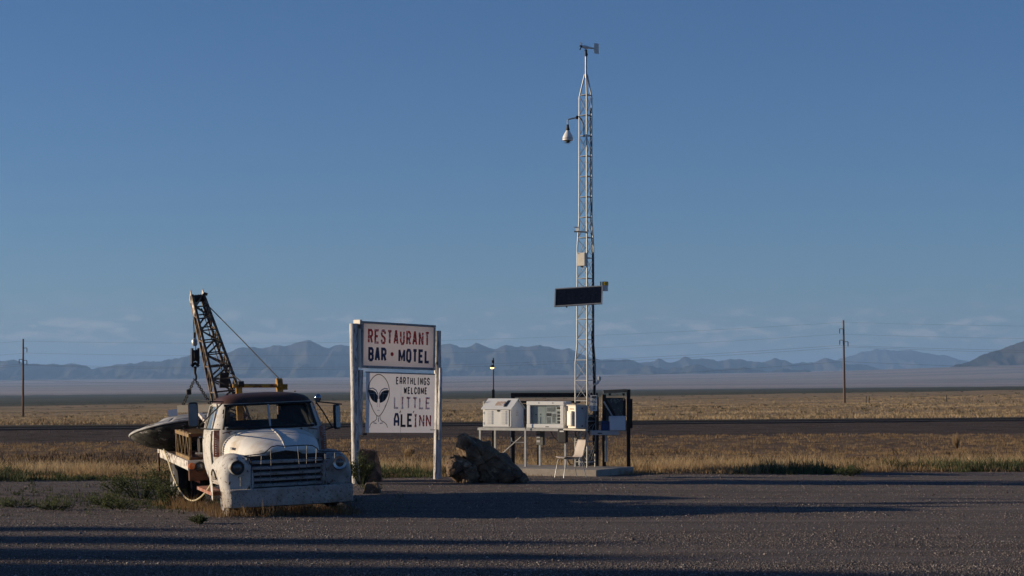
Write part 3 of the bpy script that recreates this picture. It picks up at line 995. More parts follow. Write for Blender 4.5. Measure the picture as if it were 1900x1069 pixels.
MB().tube([(0, .27, 1.02), (0, .42, 1.10), (0, .62, 1.168), (0, .88, 1.223), (0, 1.15, 1.265), (0, 1.45, 1.30)], [.006, .014, .014, .013, .012, .010], 6).build('hood_spine', M['truck_white'], hood, smooth=True)
MB().prism([(-.26, .232, .915), (-.21, .225, .955), (0, .212, .985), (.21, .225, .955), (.26, .232, .915), (0, .215, .90)], (0, .02, 0)).build('hood_emblem', M['dark_steel'], hood, bevel=.004)
MB().box((-.70, 1.02, 1.02), (.02, .16, .035)).build('hood_badge', M['steel'], hood)

# dark seams round the hood
for sgn in (-1, 1):
    MB().tube([(sgn * (w + .004), y + .01, b_ + .01) for y, w, a, b_ in HS[2:]], .007, 5).build('hood_seam', M['black'], hood)
MB().tube([(xx, 1.462 + .0 * xx, 1.303 - .055 * abs(xx / .76) ** 2.6) for xx in np.linspace(-.76, .76, 17)], .008, 5).build('hood_seam', M['rust'], hood)
# fenders
def fender(sgn):
    ys = [.085, .10, .14, .20, .30, .42, .45, .52, .62, .75, .87, .99, 1.12, 1.22, 1.29, 1.32, 1.45, 1.62, 1.75]
    top_ = lambda y: np.interp(y, [.085, .10, .14, .2, .3, .5, .8, 1.1, 1.4, 1.75], [.77, .815, .865, .905, .94, .965, .965, .935, .88, .80])
    hw = lambda y: np.interp(y, [.085, .10, .14, .2, .3, .5, 1.1, 1.75], [.16, .19, .225, .25, .265, .275, .27, .20])
    def zb(y):
        u = (y - .87) / .45
        if abs(u) < 1: return .40 + .33 * math.sqrt(1 - u * u)
        return .40 if y < .87 else .20
    rows = []
    for y in ys:
        T, h_, bt = top_(y), hw(y), zb(y)
        xc = .755
        r = []
        for k in range(11):
            t = math.pi * (1 - k / 10)
            c, s = math.cos(t), math.sin(t)
            xx = xc + h_ * math.copysign(abs(c) ** .9, c)
            zz = .60 + (T - .60) * abs(s) ** .85
            r.append((sgn * xx, y, max(zz, bt)))
        xo = xc + h_
        for q in (.33, .66, 1.0):
            z0 = max(.60, bt)
            r.append((sgn * (xo - .03 * q), y, z0 + (bt - z0) * q))
        # inner wall
        xi = xc - h_
        r = [(sgn * xi, y, .42), (sgn * xi, y, .54)] + r
        rows.append(r)
    mb = MB().grid(rows)
    f0 = rows[0]
    mb.add(f0, [tuple(range(len(f0)))])
    o = mb.build('front_fender', M['truck_white'] if sgn < 0 else M['fender_grey'], truck, smooth=True)
    m = o.modifiers.new('sub', 'SUBSURF'); m.levels = m.render_levels = 1
    # headlight with ring
    hx, hz_ = sgn * .785, .765
    hb = MB().lathe([(.088, -.02), (.104, -.02), (.112, 0), (.118, .035), (.125, .12)], 28, 'y', (hx, .035, hz_)).build('headlight', M['fender_grey'], o, smooth=True)
    MB().lathe([(.004, -.022), (.045, -.018), (.078, -.004), (.092, .010), (.092, .03)], 28, 'y', (hx, .02, hz_)).build('headlight_lens', M['lens'], o, smooth=True)
    MB().lathe([(.094, -.005), (.102, -.010), (.106, .002), (.10, .016), (.094, .016)], 28, 'y', (hx, .015, hz_)).build('headlight_rim', M['chrome'] if sgn > 0 else M['dark_steel'], o, smooth=True)
    return o
fl = fender(-1)
fr = fender(1)

# grille
MB().box((0, .22, .66), (1.24, .03, .52)).build('grille_back', M['black'], truck)
for q in range(5):
    z = .475 + .088 * q
    hw_ = .60 if q < 4 else .56
    pts = []
    rows = []
    for k in range(13):
        xx = -hw_ + 2 * hw_ * k / 12
        yy = .105 + .07 * (xx / hw_) ** 2
        rows.append([(xx, yy + .03, z - .030), (xx, yy, z - .024), (xx, yy - .006, z + .008), (xx, yy + .03, z + .024), (xx, yy + .07, z + .027)])
    MB().grid(rows).build('grille_bar', M['grille'], truck, smooth=True, solid=.004)
for sgn in (-1, 1):
    MB().bar((sgn * .615, .16, .44), (sgn * .60, .17, .90), .05, .05).build('grille_side', M['grille'], truck, bevel=.01)
MB().bar((-.60, .14, .425), (.60, .14, .425), .05, .04).build('grille_sill', M['dark_steel'], truck)

# bumper, pressed tread plate wrapped round the corners
plan = [(-.975, .30), (-.97, .10), (-.95, .02), (-.90, -.025), (-.5, -.05), (0, -.058), (.5, -.05), (.90, -.025), (.97, .02), (.995, .10), (1.0, .30)]
rows = []
for z, e in ((.155, .025), (.17, .004), (.19, 0), (.30, 0), (.41, 0), (.43, .004), (.442, .025)):
    rows.append([(xx * (1 - e * .3), yy + e, z) for xx, yy in plan])
bumper = MB().grid(rows).build('bumper', M['bumper'], truck, smooth=True, solid=.012)
# raised tread pattern
mb = MB()
for r_ in range(5):
    for q in range(40):
        xx = -.90 + 1.80 * (q + .5 * (r_ % 2)) / 40
        yy = np.interp(xx, [p[0] for p in plan[2:9]], [p[1] for p in plan[2:9]]) - .004
        zz = .205 + .05 * r_
        s_ = 1 if (q + r_) % 2 else -1
        mb.bar((xx - .011, yy, zz - .011 * s_), (xx + .011, yy, zz + .011 * s_), .007, .008, up=(0, 1, 0))
tp = mb.build('tread_pattern', M['bumper'], bumper)
tp['kind'] = 'stuff'

M['guard_rod'] = mk('guard_rod', (.20, .19, .18), .5, .3, c2=RUSTD, s2=9, t2=(.5, .65))
# bent brush guard rods
def rod(name, pix, r, mat, par, y=-.03, n=6):
    return MB().tube([TL(a, b_, y=(y if len(c) == 0 else c[0])) for a, b_, *c in pix], r, n).build(name, mat, par, smooth=True)
guard = rod('brush_guard', [(466, 905), (466, 880), (467, 862), (462, 849), (452, 846), (480, 843), (490, 841), (498, 834), (504, 829), (514, 827), (530, 828), (549, 827), (570, 826), (580, 827), (587, 831), (592, 837), (600, 838), (625, 837), (645, 838), (650, 846), (652, 860), (652, 893)], .0075, M['dark_steel'], truck)
guard['label'] = 'bent dark rod guard over the grille'
for pts in ([(485, 846), (484, 870), (483, 896)], [(502, 834), (503, 860), (501, 896)], [(552, 828), (555, 860), (557, 893)], [(569, 827), (569, 860), (570, 892)], [(587, 833), (586, 860), (585, 892)], [(603, 842), (604, 868), (604, 885)], [(621, 840), (621, 850)], [(446, 886), (446, 902)]):
    rod('guard_rod', pts, .0045, M['guard_rod'], guard)
rod('guard_rod', [(467, 852), (545, 851), (612, 851)], .006, M['dark_steel'], guard, y=.0)

# mirrors
def mirror(cx, cy, w, h, y, mat_face, arms, face_dir, par=truck):
    c = TL(cx, cy, y=y)
    poly = []
    for k in range(32):
        t = 2 * math.pi * k / 32
        a, b_ = math.cos(t), math.sin(t)
        poly.append(Vector((w / 2 * math.copysign(abs(a) ** .42, a), 0, h / 2 * math.copysign(abs(b_) ** .22, b_))))
    rm = Matrix.Rotation(R(face_dir), 3, 'Z')
    poly = [rm @ p + c for p in poly]
    nrm = rm @ Vector((0, -1, 0))
    arm = MB()
    mi = MB().prism([p + nrm * .0 for p in poly], -nrm * .05).build('mirror', M['dark_steel'], par, bevel=.008)
    MB().prism([c + (p - c) * .88 + nrm * .003 for p in poly], nrm * .003).build('mirror_glass', mat_face, mi)
    for a in arms:
        MB().tube(a, .011, 6).build('mirror_arm', M['black'], mi)
    return mi
M['mirror_face'] = mk('mirror_face', (.16, .20, .25), .18, .8, var=.15, vs=4)
mirror(358.5, 770, .155, .40, 1.55, M['mirror_face'], [[TL(415, 746, x=-.83), TL(390, 745, x=-1.05), TL(362, 742, y=1.56)], [TL(412, 749, x=-.85), TL(388, 772, x=-1.0), TL(366, 795, y=1.62)], [TL(408, 797, x=-.9), TL(385, 796, x=-1.02), TL(366, 794, y=1.62)]], -12)
mirror(627, 773, .13, .40, 1.70, M['mirror_face'], [[TL(586, 745, x=.80), TL(606, 747, x=1.02), TL(634, 750, y=1.72)], [TL(588, 748, x=.83), TL(600, 765, x=.95), TL(616, 792, y=1.72)], [TL(590, 794, x=.9), TL(604, 797, x=1.0), TL(618, 793, y=1.72)]], 38)
c_ = TL(589.5, 738, y=1.62)
MB().lathe([(.01, -.05), (.045, -.04), (.062, -.01), (.062, .005), (.04, .03), (.01, .045)], 20, 'y', c_).build('spot_lamp', M['mirror_face'], truck, smooth=True)
MB().tube([c_, TL(586, 750, x=.80)], .010, 6).build('spot_lamp_bracket', M['black'], truck)
MB().tube([TL(547, 728, y=2.2), TL(547, 725, y=2.2)], .012, 6).build('roof_stud', M['black'], truck)

# chassis and wheels
for sgn in (-1, 1):
    MB().bar((sgn * .42, .3, .40), (sgn * .42, 6.7, .52), .07, .17).build('chassis_rail', M['rust'], truck)
MB().bar((-.86, .87, .33), (.86, .87, .33), .10, .10).build('front_axle', M['rust'], truck)
MB().bar((-.95, 5.05, .30), (.95, 5.05, .30), .14, .14).build('rear_axle', M['rust'], truck)
MB().box((0, .75, .65), (.5, .8, .55)).build('engine_block', M['black'], truck)
MB().bar((-.86, 1.45, .30), (-.90, 2.75, .34), .22, .05).build('running_board', M['rust_red'], truck)
MB().bar((.86, 1.45, .30), (.90, 2.75, .34), .22, .05).build('running_board', M['rust_red'], truck)
def wheel(x, y, z, r, wd, name='wheel', tm='rubber', rim=True):
    w = MB().lathe([(r * .62, -wd / 2), (r * .9, -wd / 2), (r * .985, -wd * .36), (r, -wd * .15), (r, wd * .15), (r * .985, wd * .36), (r * .9, wd / 2), (r * .62, wd / 2)], 40, 'x', (x, y, z)).build(name, M[tm], truck, smooth=True)
    if rim:
        s = -1 if x < 0 else 1
        MB().lathe([(r * .60, -.05 * s), (r * .63, .02 * s), (r * .60, .075 * s), (r * .52, .02 * s), (r * .30, -.01 * s), (r * .26, .05 * s), (.02, .06 * s)], 32, 'x', (x + s * (wd / 2 - .05), y, z)).build('rim', M['rust_white'], w, smooth=True)
    return w
RZ = .245
for x_ in (-.98, -.70, .98, .70):
    wheel(x_, 5.05, RZ, .44, .20)
wheel(-.84, .52, .30, .36, .17, 'front_wheel', 'rubber_dusty')
wheel(.80, .83, .41, .37, .18, 'front_wheel', 'rubber')

# flat bed
def bz(y): return .765 + .025 * (y - 3.0)
nplank = 12
bed = empty('flat_bed', (0, 0, 0)); bed.parent = truck
for q in range(nplank):
    x0 = -1.07 + 2.14 * (q + .5) / nplank
    MB().bar((x0, 3.02, bz(3.02) - .018), (x0, 6.75, bz(6.75) - .018), 2.14 / nplank - .008, .036 + .004 * (q % 3)).build('deck_plank', M['rust'], bed)
for sgn in (-1, 1):
    o = MB().bar((sgn * 1.095, 2.98, bz(2.98) - .065), (sgn * 1.095, 6.78, bz(6.78) - .065), .05, .15).build('side_rail', M['rust_white'], bed, bevel=.006)
for q in range(6):
    yy = 3.3 + .62 * q
    MB().bar((-1.05, yy, bz(yy) - .085), (1.05, yy, bz(yy) - .085), .06, .09).build('cross_member', M['rust'], bed)
MB().bar((-1.118, 2.965, bz(2.98) - .065), (1.118, 2.965, bz(2.98) - .065), .04, .17).build('front_rail', M['rust_white'], bed, bevel=.006)
MB().bar((-1.118, 6.80, bz(6.78) - .065), (1.118, 6.80, bz(6.78) - .065), .05, .17).build('rear_rail', M['rust_white'], bed)
MB().box((-.82, 2.99, .545), (.56, .14, .20)).build('step_bracket', M['rust'], bed, bevel=.01)
MB().prism([(-1.06, 2.93, .66), (-.93, 2.93, .66), (-.93, 2.93, .40), (-1.02, 2.93, .44)], (0, .02, 0)).build('mud_flap', M['rust_red'], bed)
MB().lathe([(.01, -.03), (.05, -.025), (.058, 0), (.058, .02)], 20, 'y', (-1.05, 2.935, bz(2.98) - .075)).build('marker_lamp', M['amber'], bed, smooth=True)
lm = MB().lathe([(.04, -.04), (.075, -.035), (.08, 0), (.075, .03), (.05, .06)], 24, 'y', (-.92, 2.92, bz(2.98) - .085)).build('work_lamp', M['black'], bed, smooth=True)
MB().lathe([(.005, -.02), (.04, -.012), (.055, .0), (.055, .01)], 20, 'y', (-.92, 2.89, bz(2.98) - .085)).build('work_lamp_lens', M['lens'], lm, smooth=True)
MB().box((-1.13, 6.6, .62), (.03, .10, .34)).build('rear_bracket', M['rust'], bed)

# winch cage standing on the bed behind the cab
cage = empty('winch_cage', (0, 0, 0)); cage.parent = truck
x0, x1, y0, y1, z0, z1 = -1.04, -.42, 3.12, 4.75, .80, 1.185
dz = lambda y: .022 * (y - 3)
C8 = {(a, b_, c): Vector((x1 if a else x0, y1 if b_ else y0, (z1 if c else z0) + dz(y1 if b_ else y0))) for a in (0, 1) for b_ in (0, 1) for c in (0, 1)}
def cb(k1, k2, w, h, m, nm='cage_rail'):
    MB().bar(C8[k1], C8[k2], w, h).build(nm, M[m], cage)
cb((0, 0, 1), (0, 1, 1), .05, .06, 'yellow_pale'); cb((0, 0, 0), (0, 1, 0), .05, .06, 'yellow_pale')
cb((1, 0, 1), (1, 1, 1), .05, .05, 'yellow_pale'); cb((1, 0, 0), (1, 1, 0), .05, .05, 'rust')
cb((0, 0, 1), (1, 0, 1), .05, .05, 'rust'); cb((0, 0, 0), (1, 0, 0), .05, .05, 'rust')
cb((0, 1, 1), (1, 1, 1), .05, .05, 'yellow_pale'); cb((0, 1, 0), (1, 1, 0), .05, .05, 'rust')
for a in (0, 1):
    for b_ in (0, 1):
        cb((a, b_, 0), (a, b_, 1), .035, .035, 'yellow_pale' if a == 0 else 'rust', 'cage_post')
nz_ = 4
for q in range(nz_):
    ya, yb_ = y0 + (y1 - y0) * q / nz_, y0 + (y1 - y0) * (q + .5) / nz_
    yc_ = y0 + (y1 - y0) * (q + 1) / nz_
    MB().tube([(x0, ya, z1 + dz(ya)), (x0, yb_, z0 + dz(yb_)), (x0, yc_, z1 + dz(yc_))], .008, 6).build('cage_rod', M['yellow_pale'], cage)
for q in range(4):
    yy = y0 + (y1 - y0) * (q + .5) / 4
    MB().bar((x0, yy - .2, z1 + dz(yy) + .03), (x1, yy + .2, z1 + dz(yy) + .03), .05, .02).build('cage_slat', M['yellow_pale'], cage)
MB().lathe([(.16, -.26), (.16, -.24), (.09, -.235), (.09, .235), (.16, .24), (.16, .26)], 28, 'x', (-.55, 3.75, .99)).build('winch_drum', M['dark_steel'], cage, smooth=True)
MB().box((-.45, 3.35, .93), (.3, .25, .22)).build('winch_gearbox', M['dark_steel'], cage, bevel=.03)
MB().bar((-.95, 3.12, .89), (-.55, 3.12, .86), .05, .03).build('cage_plate', M['rust_white'], cage)

# crane boom
boom = empty('boom', (0, 0, 0)); boom.parent = truck
tipc = (TL(355, 552, y=5.45) + TL(378, 556, y=5.45)) / 2
midc = (TL(400, 745, y=3.95) + TL(440, 733, y=3.95)) / 2
dirv = (tipc - midc).normalized()
basec = midc - dirv * 1.15
sidev = Vector((1, .0, 0)); sidev = (sidev - dirv * sidev.dot(dirv)).normalized()
backv = dirv.cross(sidev).normalized()
def corner(t, a, b_):
    w = .50 * (1 - t) + .20 * t
    d = .44 * (1 - t) + .20 * t
    p = basec.lerp(tipc, t)
    return p + sidev * (a * w / 2) + backv * (b_ * d / 2)
CR = [(-1, -1), (1, -1), (1, 1), (-1, 1)]
for a, b_ in CR:
    MB().bar(corner(0, a, b_), corner(1, a, b_), .042, .042, up=(1, 0, 0)).build('boom_chord', M['boom'], boom)
NB = 12
for q in range(NB):
    t0, t1 = q / NB, (q + 1) / NB
    for e in range(4):
        A_, B_ = CR[e], CR[(e + 1) % 4]
        if q: MB().bar(corner(t0, *A_), corner(t0, *B_), .024, .024).build('boom_brace', M['boom'], boom)
        u, v = (A_, B_) if q % 2 else (B_, A_)
        MB().bar(corner(t0, *u), corner(t1, *v), .024, .024).build('boom_brace', M['boom'], boom)
hd = MB()
hd.prism([corner(.90, -1, -1.1), corner(.90, -1, 1.1), corner(1.03, -1.05, 1.2), corner(1.035, -1.05, -1.1)], sidev * -.015)
hd.prism([corner(.90, 1, -1.1), corner(.90, 1, 1.1), corner(1.03, 1.05, 1.2), corner(1.035, 1.05, -1.1)], sidev * .015)
hd.build('head_plates', M['rust_white'], boom)
MB().tube([corner(1.0, -1.2, 0), corner(1.0, 1.3, 0)], .065, 16).build('head_sheave', M['dark_steel'], boom, smooth=True)
for q in range(5):
    p = corner(1.02, -1 + .45 * q, .6)
    MB().tube([p, p + Vector((0, 0, .06))], .010, 5).build('head_bolt', M['dark_steel'], boom)
MB().bar(corner(1.0, 1.0, -1.2), corner(.99, 1.55, -1.2), .05, .05).build('head_lug', M['dark_steel'], boom)
for q, t in enumerate((.62, .70, .80)):
    p = corner(t, 1, 1)
    MB().tube([p, p + Vector((.07, 0, .05 - .03 * q))], .006, 4).build('bent_rod', M['rust'], boom)
MB().box(basec.lerp(tipc, .45) + backv * .02 + sidev * .05, (.16, .14, .26)).build('boom_winch', M['dark_steel'], boom, bevel=.02)
MB().tube([corner(.93, .2, 0), corner(.6, .35, .2), corner(.45, .5, .3), corner(.2, .4, .2)], .011, 6).build('boom_cable', M['black'], boom)
# turntable under the boom
MB().lathe([(.42, 0), (.42, .05), (.34, .08), (.34, .16), (.10, .17)], 32, 'z', (basec.x, basec.y, bz(basec.y))).build('turntable', M['rust'], boom, smooth=True)

# cross bar behind the cab with sheaves
gantry = empty('cable_gantry', (0, 0, 0)); gantry.parent = truck
bl, br = TL(432, 716, y=3.08), TL(533, 716, y=3.08)
MB().tube([bl, br], .032, 14).build('gantry_bar', M['yellow'], gantry, smooth=True)
for px_, w_ in ((443, .10), (519, .10)):
    p = TL(px_, 716, y=3.08)
    MB().bar((p.x, 3.08, bz(3.08)), (p.x, 3.08, p.z - .02), w_, .08).build('gantry_post', M['yellow'], gantry)
for px_, r_, m_ in ((518, .105, 'yellow'), (447, .055, 'dark_steel')):
    p = TL(px_, 713, y=3.08)
    MB().lathe([(r_ * .3, -.045), (r_, -.045), (r_ * .9, -.01), (r_ * .9, .01), (r_, .045), (r_ * .3, .045)], 24, 'x', p).build('gantry_sheave', M[m_], gantry, smooth=True)
MB().bar(br + Vector((-.09, 0, -.04)), br + Vector((.0, 0, -.04)), .04, .05).build('gantry_stop', M['yellow'], gantry)
MB().tube([TL(380, 561, y=5.4), TL(450, 632, y=4.2), TL(518, 703, y=3.06)], .009, 6).build('stay_cable', M['black'], gantry)
MB().tube([corner(.55, 1, 1), TL(449, 709, y=3.08)], .009, 6).build('stay_cable', M['black'], gantry)

# hook block and sling chains
hook = empty('hook_block', (0, 0, 0)); hook.parent = truck
HYL = 5.75
hp = lambda a, b_: TL(a, b_, y=HYL)
MB().tube([corner(1.0, -.8, .3), hp(360.5, 628)], .010, 6).build('hoist_cable', M['black'], hook)
MB().tube([corner(1.0, -.2, .3), hp(363, 650)], .008, 6).build('hoist_cable', M['black'], hook)
MB().tube([hp(360.5, 617), hp(360.5, 627)], .022, 8).build('cable_clamp', M['dark_steel'], hook)
c_ = hp(361, 635)
MB().lathe([(.01, -.07), (.035, -.065), (.05, -.04), (.052, .03), (.03, .065), (.01, .075)], 16, 'z', c_).build('headache_ball', M['steel'], hook, smooth=True)
for dx in (-.055, .055):
    p, q = hp(362, 646), hp(362, 676)
    MB().bar(p + Vector((dx, 0, 0)), q + Vector((dx, 0, 0)), .035, .13).build('block_cheek', M['dark_steel'], hook, bevel=.008)
c_ = hp(362, 660)
MB().lathe([(.02, -.03), (.11, -.03), (.095, 0), (.11, .03), (.02, .03)], 24, 'x', c_).build('block_sheave', M['black'], hook, smooth=True)
MB().tube([hp(355, 680), hp(362, 674), hp(369, 680)], .03, 8).build('hook_swivel', M['black'], hook)
MB().tube([hp(362, 680), hp(362, 692), hp(364, 699), hp(363.5, 705), hp(360.5, 706), hp(359, 702)], [.03, .022, .02, .02, .018, .008], 10).build('hook', M['black'], hook, smooth=True)
def chain(p, q, n, par):
    for k in range(n):
        a, b_ = p.lerp(q, (k - .12) / n), p.lerp(q, (k + 1.12) / n)
        d = (b_ - a).normalized()
        s = d.cross(Vector((0, 1, 0)) if k % 2 else Vector((1, 0, 0))).normalized() * .020
        m = .2
        pts = [a + s * .5, a.lerp(b_, m) + s, a.lerp(b_, 1 - m) + s, b_ + s * .5, b_ - s * .5, a.lerp(b_, 1 - m) - s, a.lerp(b_, m) - s, a - s * .5, a + s * .5]
        MB().tube(pts, .0085, 5, cap=False).build('chain_link', M['dark_steel'], par)
beam_l, beam_r = TL(337, 757, y=6.1), TL(393, 755, y=5.5)
chain(hp(360, 706), beam_l, 16, hook)
chain(hp(363, 706), beam_r, 16, hook)
c_ = hp(360, 706).lerp(beam_l, .42)
MB().box(c_, (.09, .06, .10)).build('chain_grab', M['dark_steel'], hook, bevel=.02)

M['saucer_rim'] = mk('saucer_rim', (.48, .48, .47), .75, 0, c2=(.25, .24, .23), s2=4, t2=(.5, .65))
# ------------------------------------------------------------------ flying saucer in the sling
sc_c = TM @ TL(351, 794, y=6.0)
saucer = empty('flying_saucer', sc_c, 10, 'dented grey metal flying saucer hung in chains over the truck bed', 'saucer', rx=-9, ry=-8)
prof_u = [(.02, -.38), (.42, -.36), (.80, -.23), (.96, -.11), (1.05, -.03)]
prof_t = [(1.05, .03), (.93, .06), (.78, .105), (.60, .13)]
dome = [(.60, .13), (.50, .18), (.34, .22), (.02, .24)]
def dented(mb, s=1.0):
    out = []
    for v in mb.v:
        p = Vector(v)
        out.append(tuple(p + Vector((0, 0, 1)) * mnoise.noise(p * 3.1) * .028 * s))
    mb.v = out
    return mb
def lathe_open(prof, n=64):
    mb = MB()
    mb.grid([[(r * math.cos(2 * math.pi * k / n), r * math.sin(2 * math.pi * k / n), h) for k in range(n)] for r, h in prof], closed=True)
    return mb
dented(lathe_open(prof_u)).build('underside', M['saucer_under'], saucer, smooth=True, solid=.01)
for q in range(10):                                   # riveted top plates
    a0, a1 = 2 * math.pi * q / 10 + .008, 2 * math.pi * (q + 1) / 10 - .008
    rows = [[(r * math.cos(a0 + (a1 - a0) * k / 8), r * math.sin(a0 + (a1 - a0) * k / 8), h + .004 * (q % 2)) for k in range(9)] for r, h in prof_t]
    dented(MB().grid(rows), .9).build('top_plate', M['saucer_top'], saucer, smooth=True, solid=.008)
dented(lathe_open(dome), .8).build('dome', M['saucer_top'], saucer, smooth=True, solid=.008)
rimt = [(1.06 * math.cos(2 * math.pi * k / 64), 1.06 * math.sin(2 * math.pi * k / 64), mnoise.noise(Vector((math.cos(k / 10.19), math.sin(k / 10.19), 2.0))) * .02) for k in range(65)]
MB().tube(rimt, .020, 10, cap=False).build('rim', M['saucer_rim'], saucer, smooth=True)
MB().box((-.25, -.62, .22), (.16, .05, .12)).build('bracket', M['white_box'], saucer)
# spreader beam across the top of the saucer
pb = [TM @ TL(331, 759, y=6.15), TM @ TL(394, 757, y=5.45)]
beam = MB().bar(pb[0], pb[1], .06, .13).build('spreader_beam', M['dark_steel'])
tag(beam, 'dark steel spreader beam between the sling chains above the saucer', 'beam')
prop = MB().bar(TM @ TL(371, 768, y=4.9), TM @ TL(403, 806, y=3.2), .07, .05).build('prop_bar', M['rust_white'])
tag(prop, 'chipped white metal prop leaning from the saucer towards the cab door', 'bar')

# loop of hose hanging from the bed
pts = [TL(304, 834, x=-1.14), TL(311, 852, x=-1.16), TL(320, 880, x=-1.16), TL(331, 905, x=-1.15), TL(342, 921, x=-1.12), TL(352, 928, x=-1.08), TL(362, 928.5, x=-1.04), TL(373, 922, x=-1.0), TL(383, 911, x=-.97), TL(390, 901, x=-.95), TL(394, 893, x=-.93)]
dense = []
for k in range(len(pts) - 1):
    p0, p1, p2, p3 = pts[max(0, k - 1)], pts[k], pts[k + 1], pts[min(len(pts) - 1, k + 2)]
    for s_ in range(4):
        t = s_ / 4
        dense.append(.5 * ((2 * p1) + (p2 - p0) * t + (2 * p0 - 5 * p1 + 4 * p2 - p3) * t * t + (3 * p1 - p0 - 3 * p2 + p3) * t ** 3))
dense.append(pts[-1])
rope = MB().tube([TM @ p for p in dense], .014, 7).build('rope', M['rope'], smooth=True)
tag(rope, 'pale yellow rope hanging in a loop from the truck bed to the cab', 'rope')

# ------------------------------------------------------------------ roadside sign
SPL = Vector((W(661, 718, 39.3).x, 39.3, 0))
SPR = Vector((W(813, 718, 41.0).x, 41.0, 0))
SROT = math.degrees(math.atan2(SPR.y - SPL.y, SPR.x - SPL.x))
SLEN = (SPR - SPL).length
sign = empty('roadside_sign', SPL, SROT, 'weathered white roadside sign on two posts, red and blue lettering and an alien face', 'sign', ry=1.1)
SMx = Matrix.LocRotScale(sign.location, sign.rotation_euler, None)
SIv = SMx.inverted()
def SL(px, py, y):
    o_ = SIv @ Vector((0, 0, EYE))
    v_ = SIv @ W(px, py, 1.0) - o_
    return o_ + v_ * ((y - o_.y) / v_.y)
gz0 = float(ground_z(SPL.x, SPL.y))
lean = -.14
MB().tube([(0, 0, -.15), (lean * .5, 0, 1.6), (lean, 0, 3.23)], .083, 20).build('post', M['post_white'], sign, smooth=True)
MB().tube([(SLEN, 0, -.15), (SLEN - .08, 0, 3.18)], .075, 20).build('post', M['post_white'], sign, smooth=True)
YF = -.13
a_, b_ = SL(671, 595, YF), SL(807, 605, YF)
a2, b2 = SL(677, 684, YF), SL(807, 685, YF)
XL, XR = a_.x, b_.x
ZT, ZB = (a_.z + b_.z) / 2, (a2.z + b2.z) / 2
zc_, hc_ = (ZT + ZB) / 2, ZT - ZB
cabi = empty('sign_cabinet', (0, 0, 0)); cabi.parent = sign
for z_ in (ZT - .006, ZB + .006):
    MB().box(((XL + XR) / 2, YF + .13, z_), (XR - XL, .22, .012)).build('cabinet_side', M['sign_frame'], cabi)
for x_ in (XL + .006, XR - .006):
    MB().box((x_, YF + .13, zc_), (.012, .218, hc_ - .03)).build('cabinet_side', M['sign_frame'], cabi)
MB().add([(XL + .014, YF + .235, ZB + .014), (XR - .014, YF + .235, ZB + .014), (XR - .014, YF + .235, ZT - .014), (XL + .014, YF + .235, ZT - .014)], [(0, 1, 2, 3)]).build('rear_face', M['sign_acrylic'], cabi)
fw = .045
MB().add([(XL + .03, YF - .005, ZB + .03), (XR - .03, YF - .005, ZB + .03), (XR - .03, YF - .005, ZT - .03), (XL + .03, YF - .005, ZT - .03)], [(0, 1, 2, 3)]).build('sign_face', M['sign_acrylic'], cabi)
for z_, h_ in ((ZT - fw / 2 + .004, fw), (ZB + fw / 2 - .004, fw * 1.1)):
    MB().box(((XL + XR) / 2, YF - .008, z_), (XR - XL + .012, .04, h_)).build('frame_rail', M['sign_frame'], cabi, bevel=.004)
for x_ in (XL + .02, XR - .02):
    MB().box((x_, YF - .007, (ZT + ZB) / 2), (.04, .036, ZT - ZB - .09)).build('frame_stile', M['sign_frame'], cabi)
MB().box((XL - .015, YF + .10, ZT - .02), (.06, .20, .10)).build('corner_bracket', M['sign_cream'], cabi, bevel=.006)
MB().prism([(XL - .012, YF + .00, ZT - .16), (XL - .012, YF + .09, ZT - .14), (XL - .012, YF + .10, ZB + .02), (XL - .012, YF - .03, ZB - .02), (XL - .012, YF - .03, ZB + .05)], (-.02, 0, 0)).build('end_flange', M['sign_cream'], cabi)
# lower panel: two sheets
p1, p2 = SL(677, 690, YF), SL(806, 697, YF)
q1, q2 = SL(679, 803, YF), SL(806, 803, YF)
PXL, PXR = (p1.x + q1.x) / 2, (p2.x + q2.x) / 2
PZT, PZB = (p1.z + p2.z) / 2, (q1.z + q2.z) / 2
xm = PXL + (PXR - PXL) * .5
lp = empty('lower_panel', (0, 0, 0)); lp.parent = sign
for u0, u1 in ((PXL, xm - .003), (xm + .003, PXR)):
    MB().add([(u0, YF - .010, PZB), (u1, YF - .010, PZB), (u1, YF - .010, PZT), (u0, YF - .010, PZT)], [(0, 1, 2, 3)]).build('panel_sheet', M['sign_sheet'], lp)
MB().box(((PXL + PXR) / 2, YF + .002, PZT + .012), (PXR - PXL, .03, .022)).build('panel_trim', M['sign_frame'], lp)
MB().box((.02, -.03, (PZT + PZB) / 2), (.09, .12, PZT - PZB + .1)).build('panel_batten', M['post_white'], sign)
MB().box((SLEN - .06, -.06, (PZT + PZB) / 2), (.07, .09, PZT - PZB + .3)).build('panel_batten', M['post_white'], sign)
MB().box((PXL + .02, YF + .02, PZB - .03), (.07, .03, .04)).build('panel_hook', M['black'], lp)
MB().box((SLEN - .10, -.02, .55), (.07, .07, 1.1)).build('stub_post', M['post_white'], sign, bevel=.01)

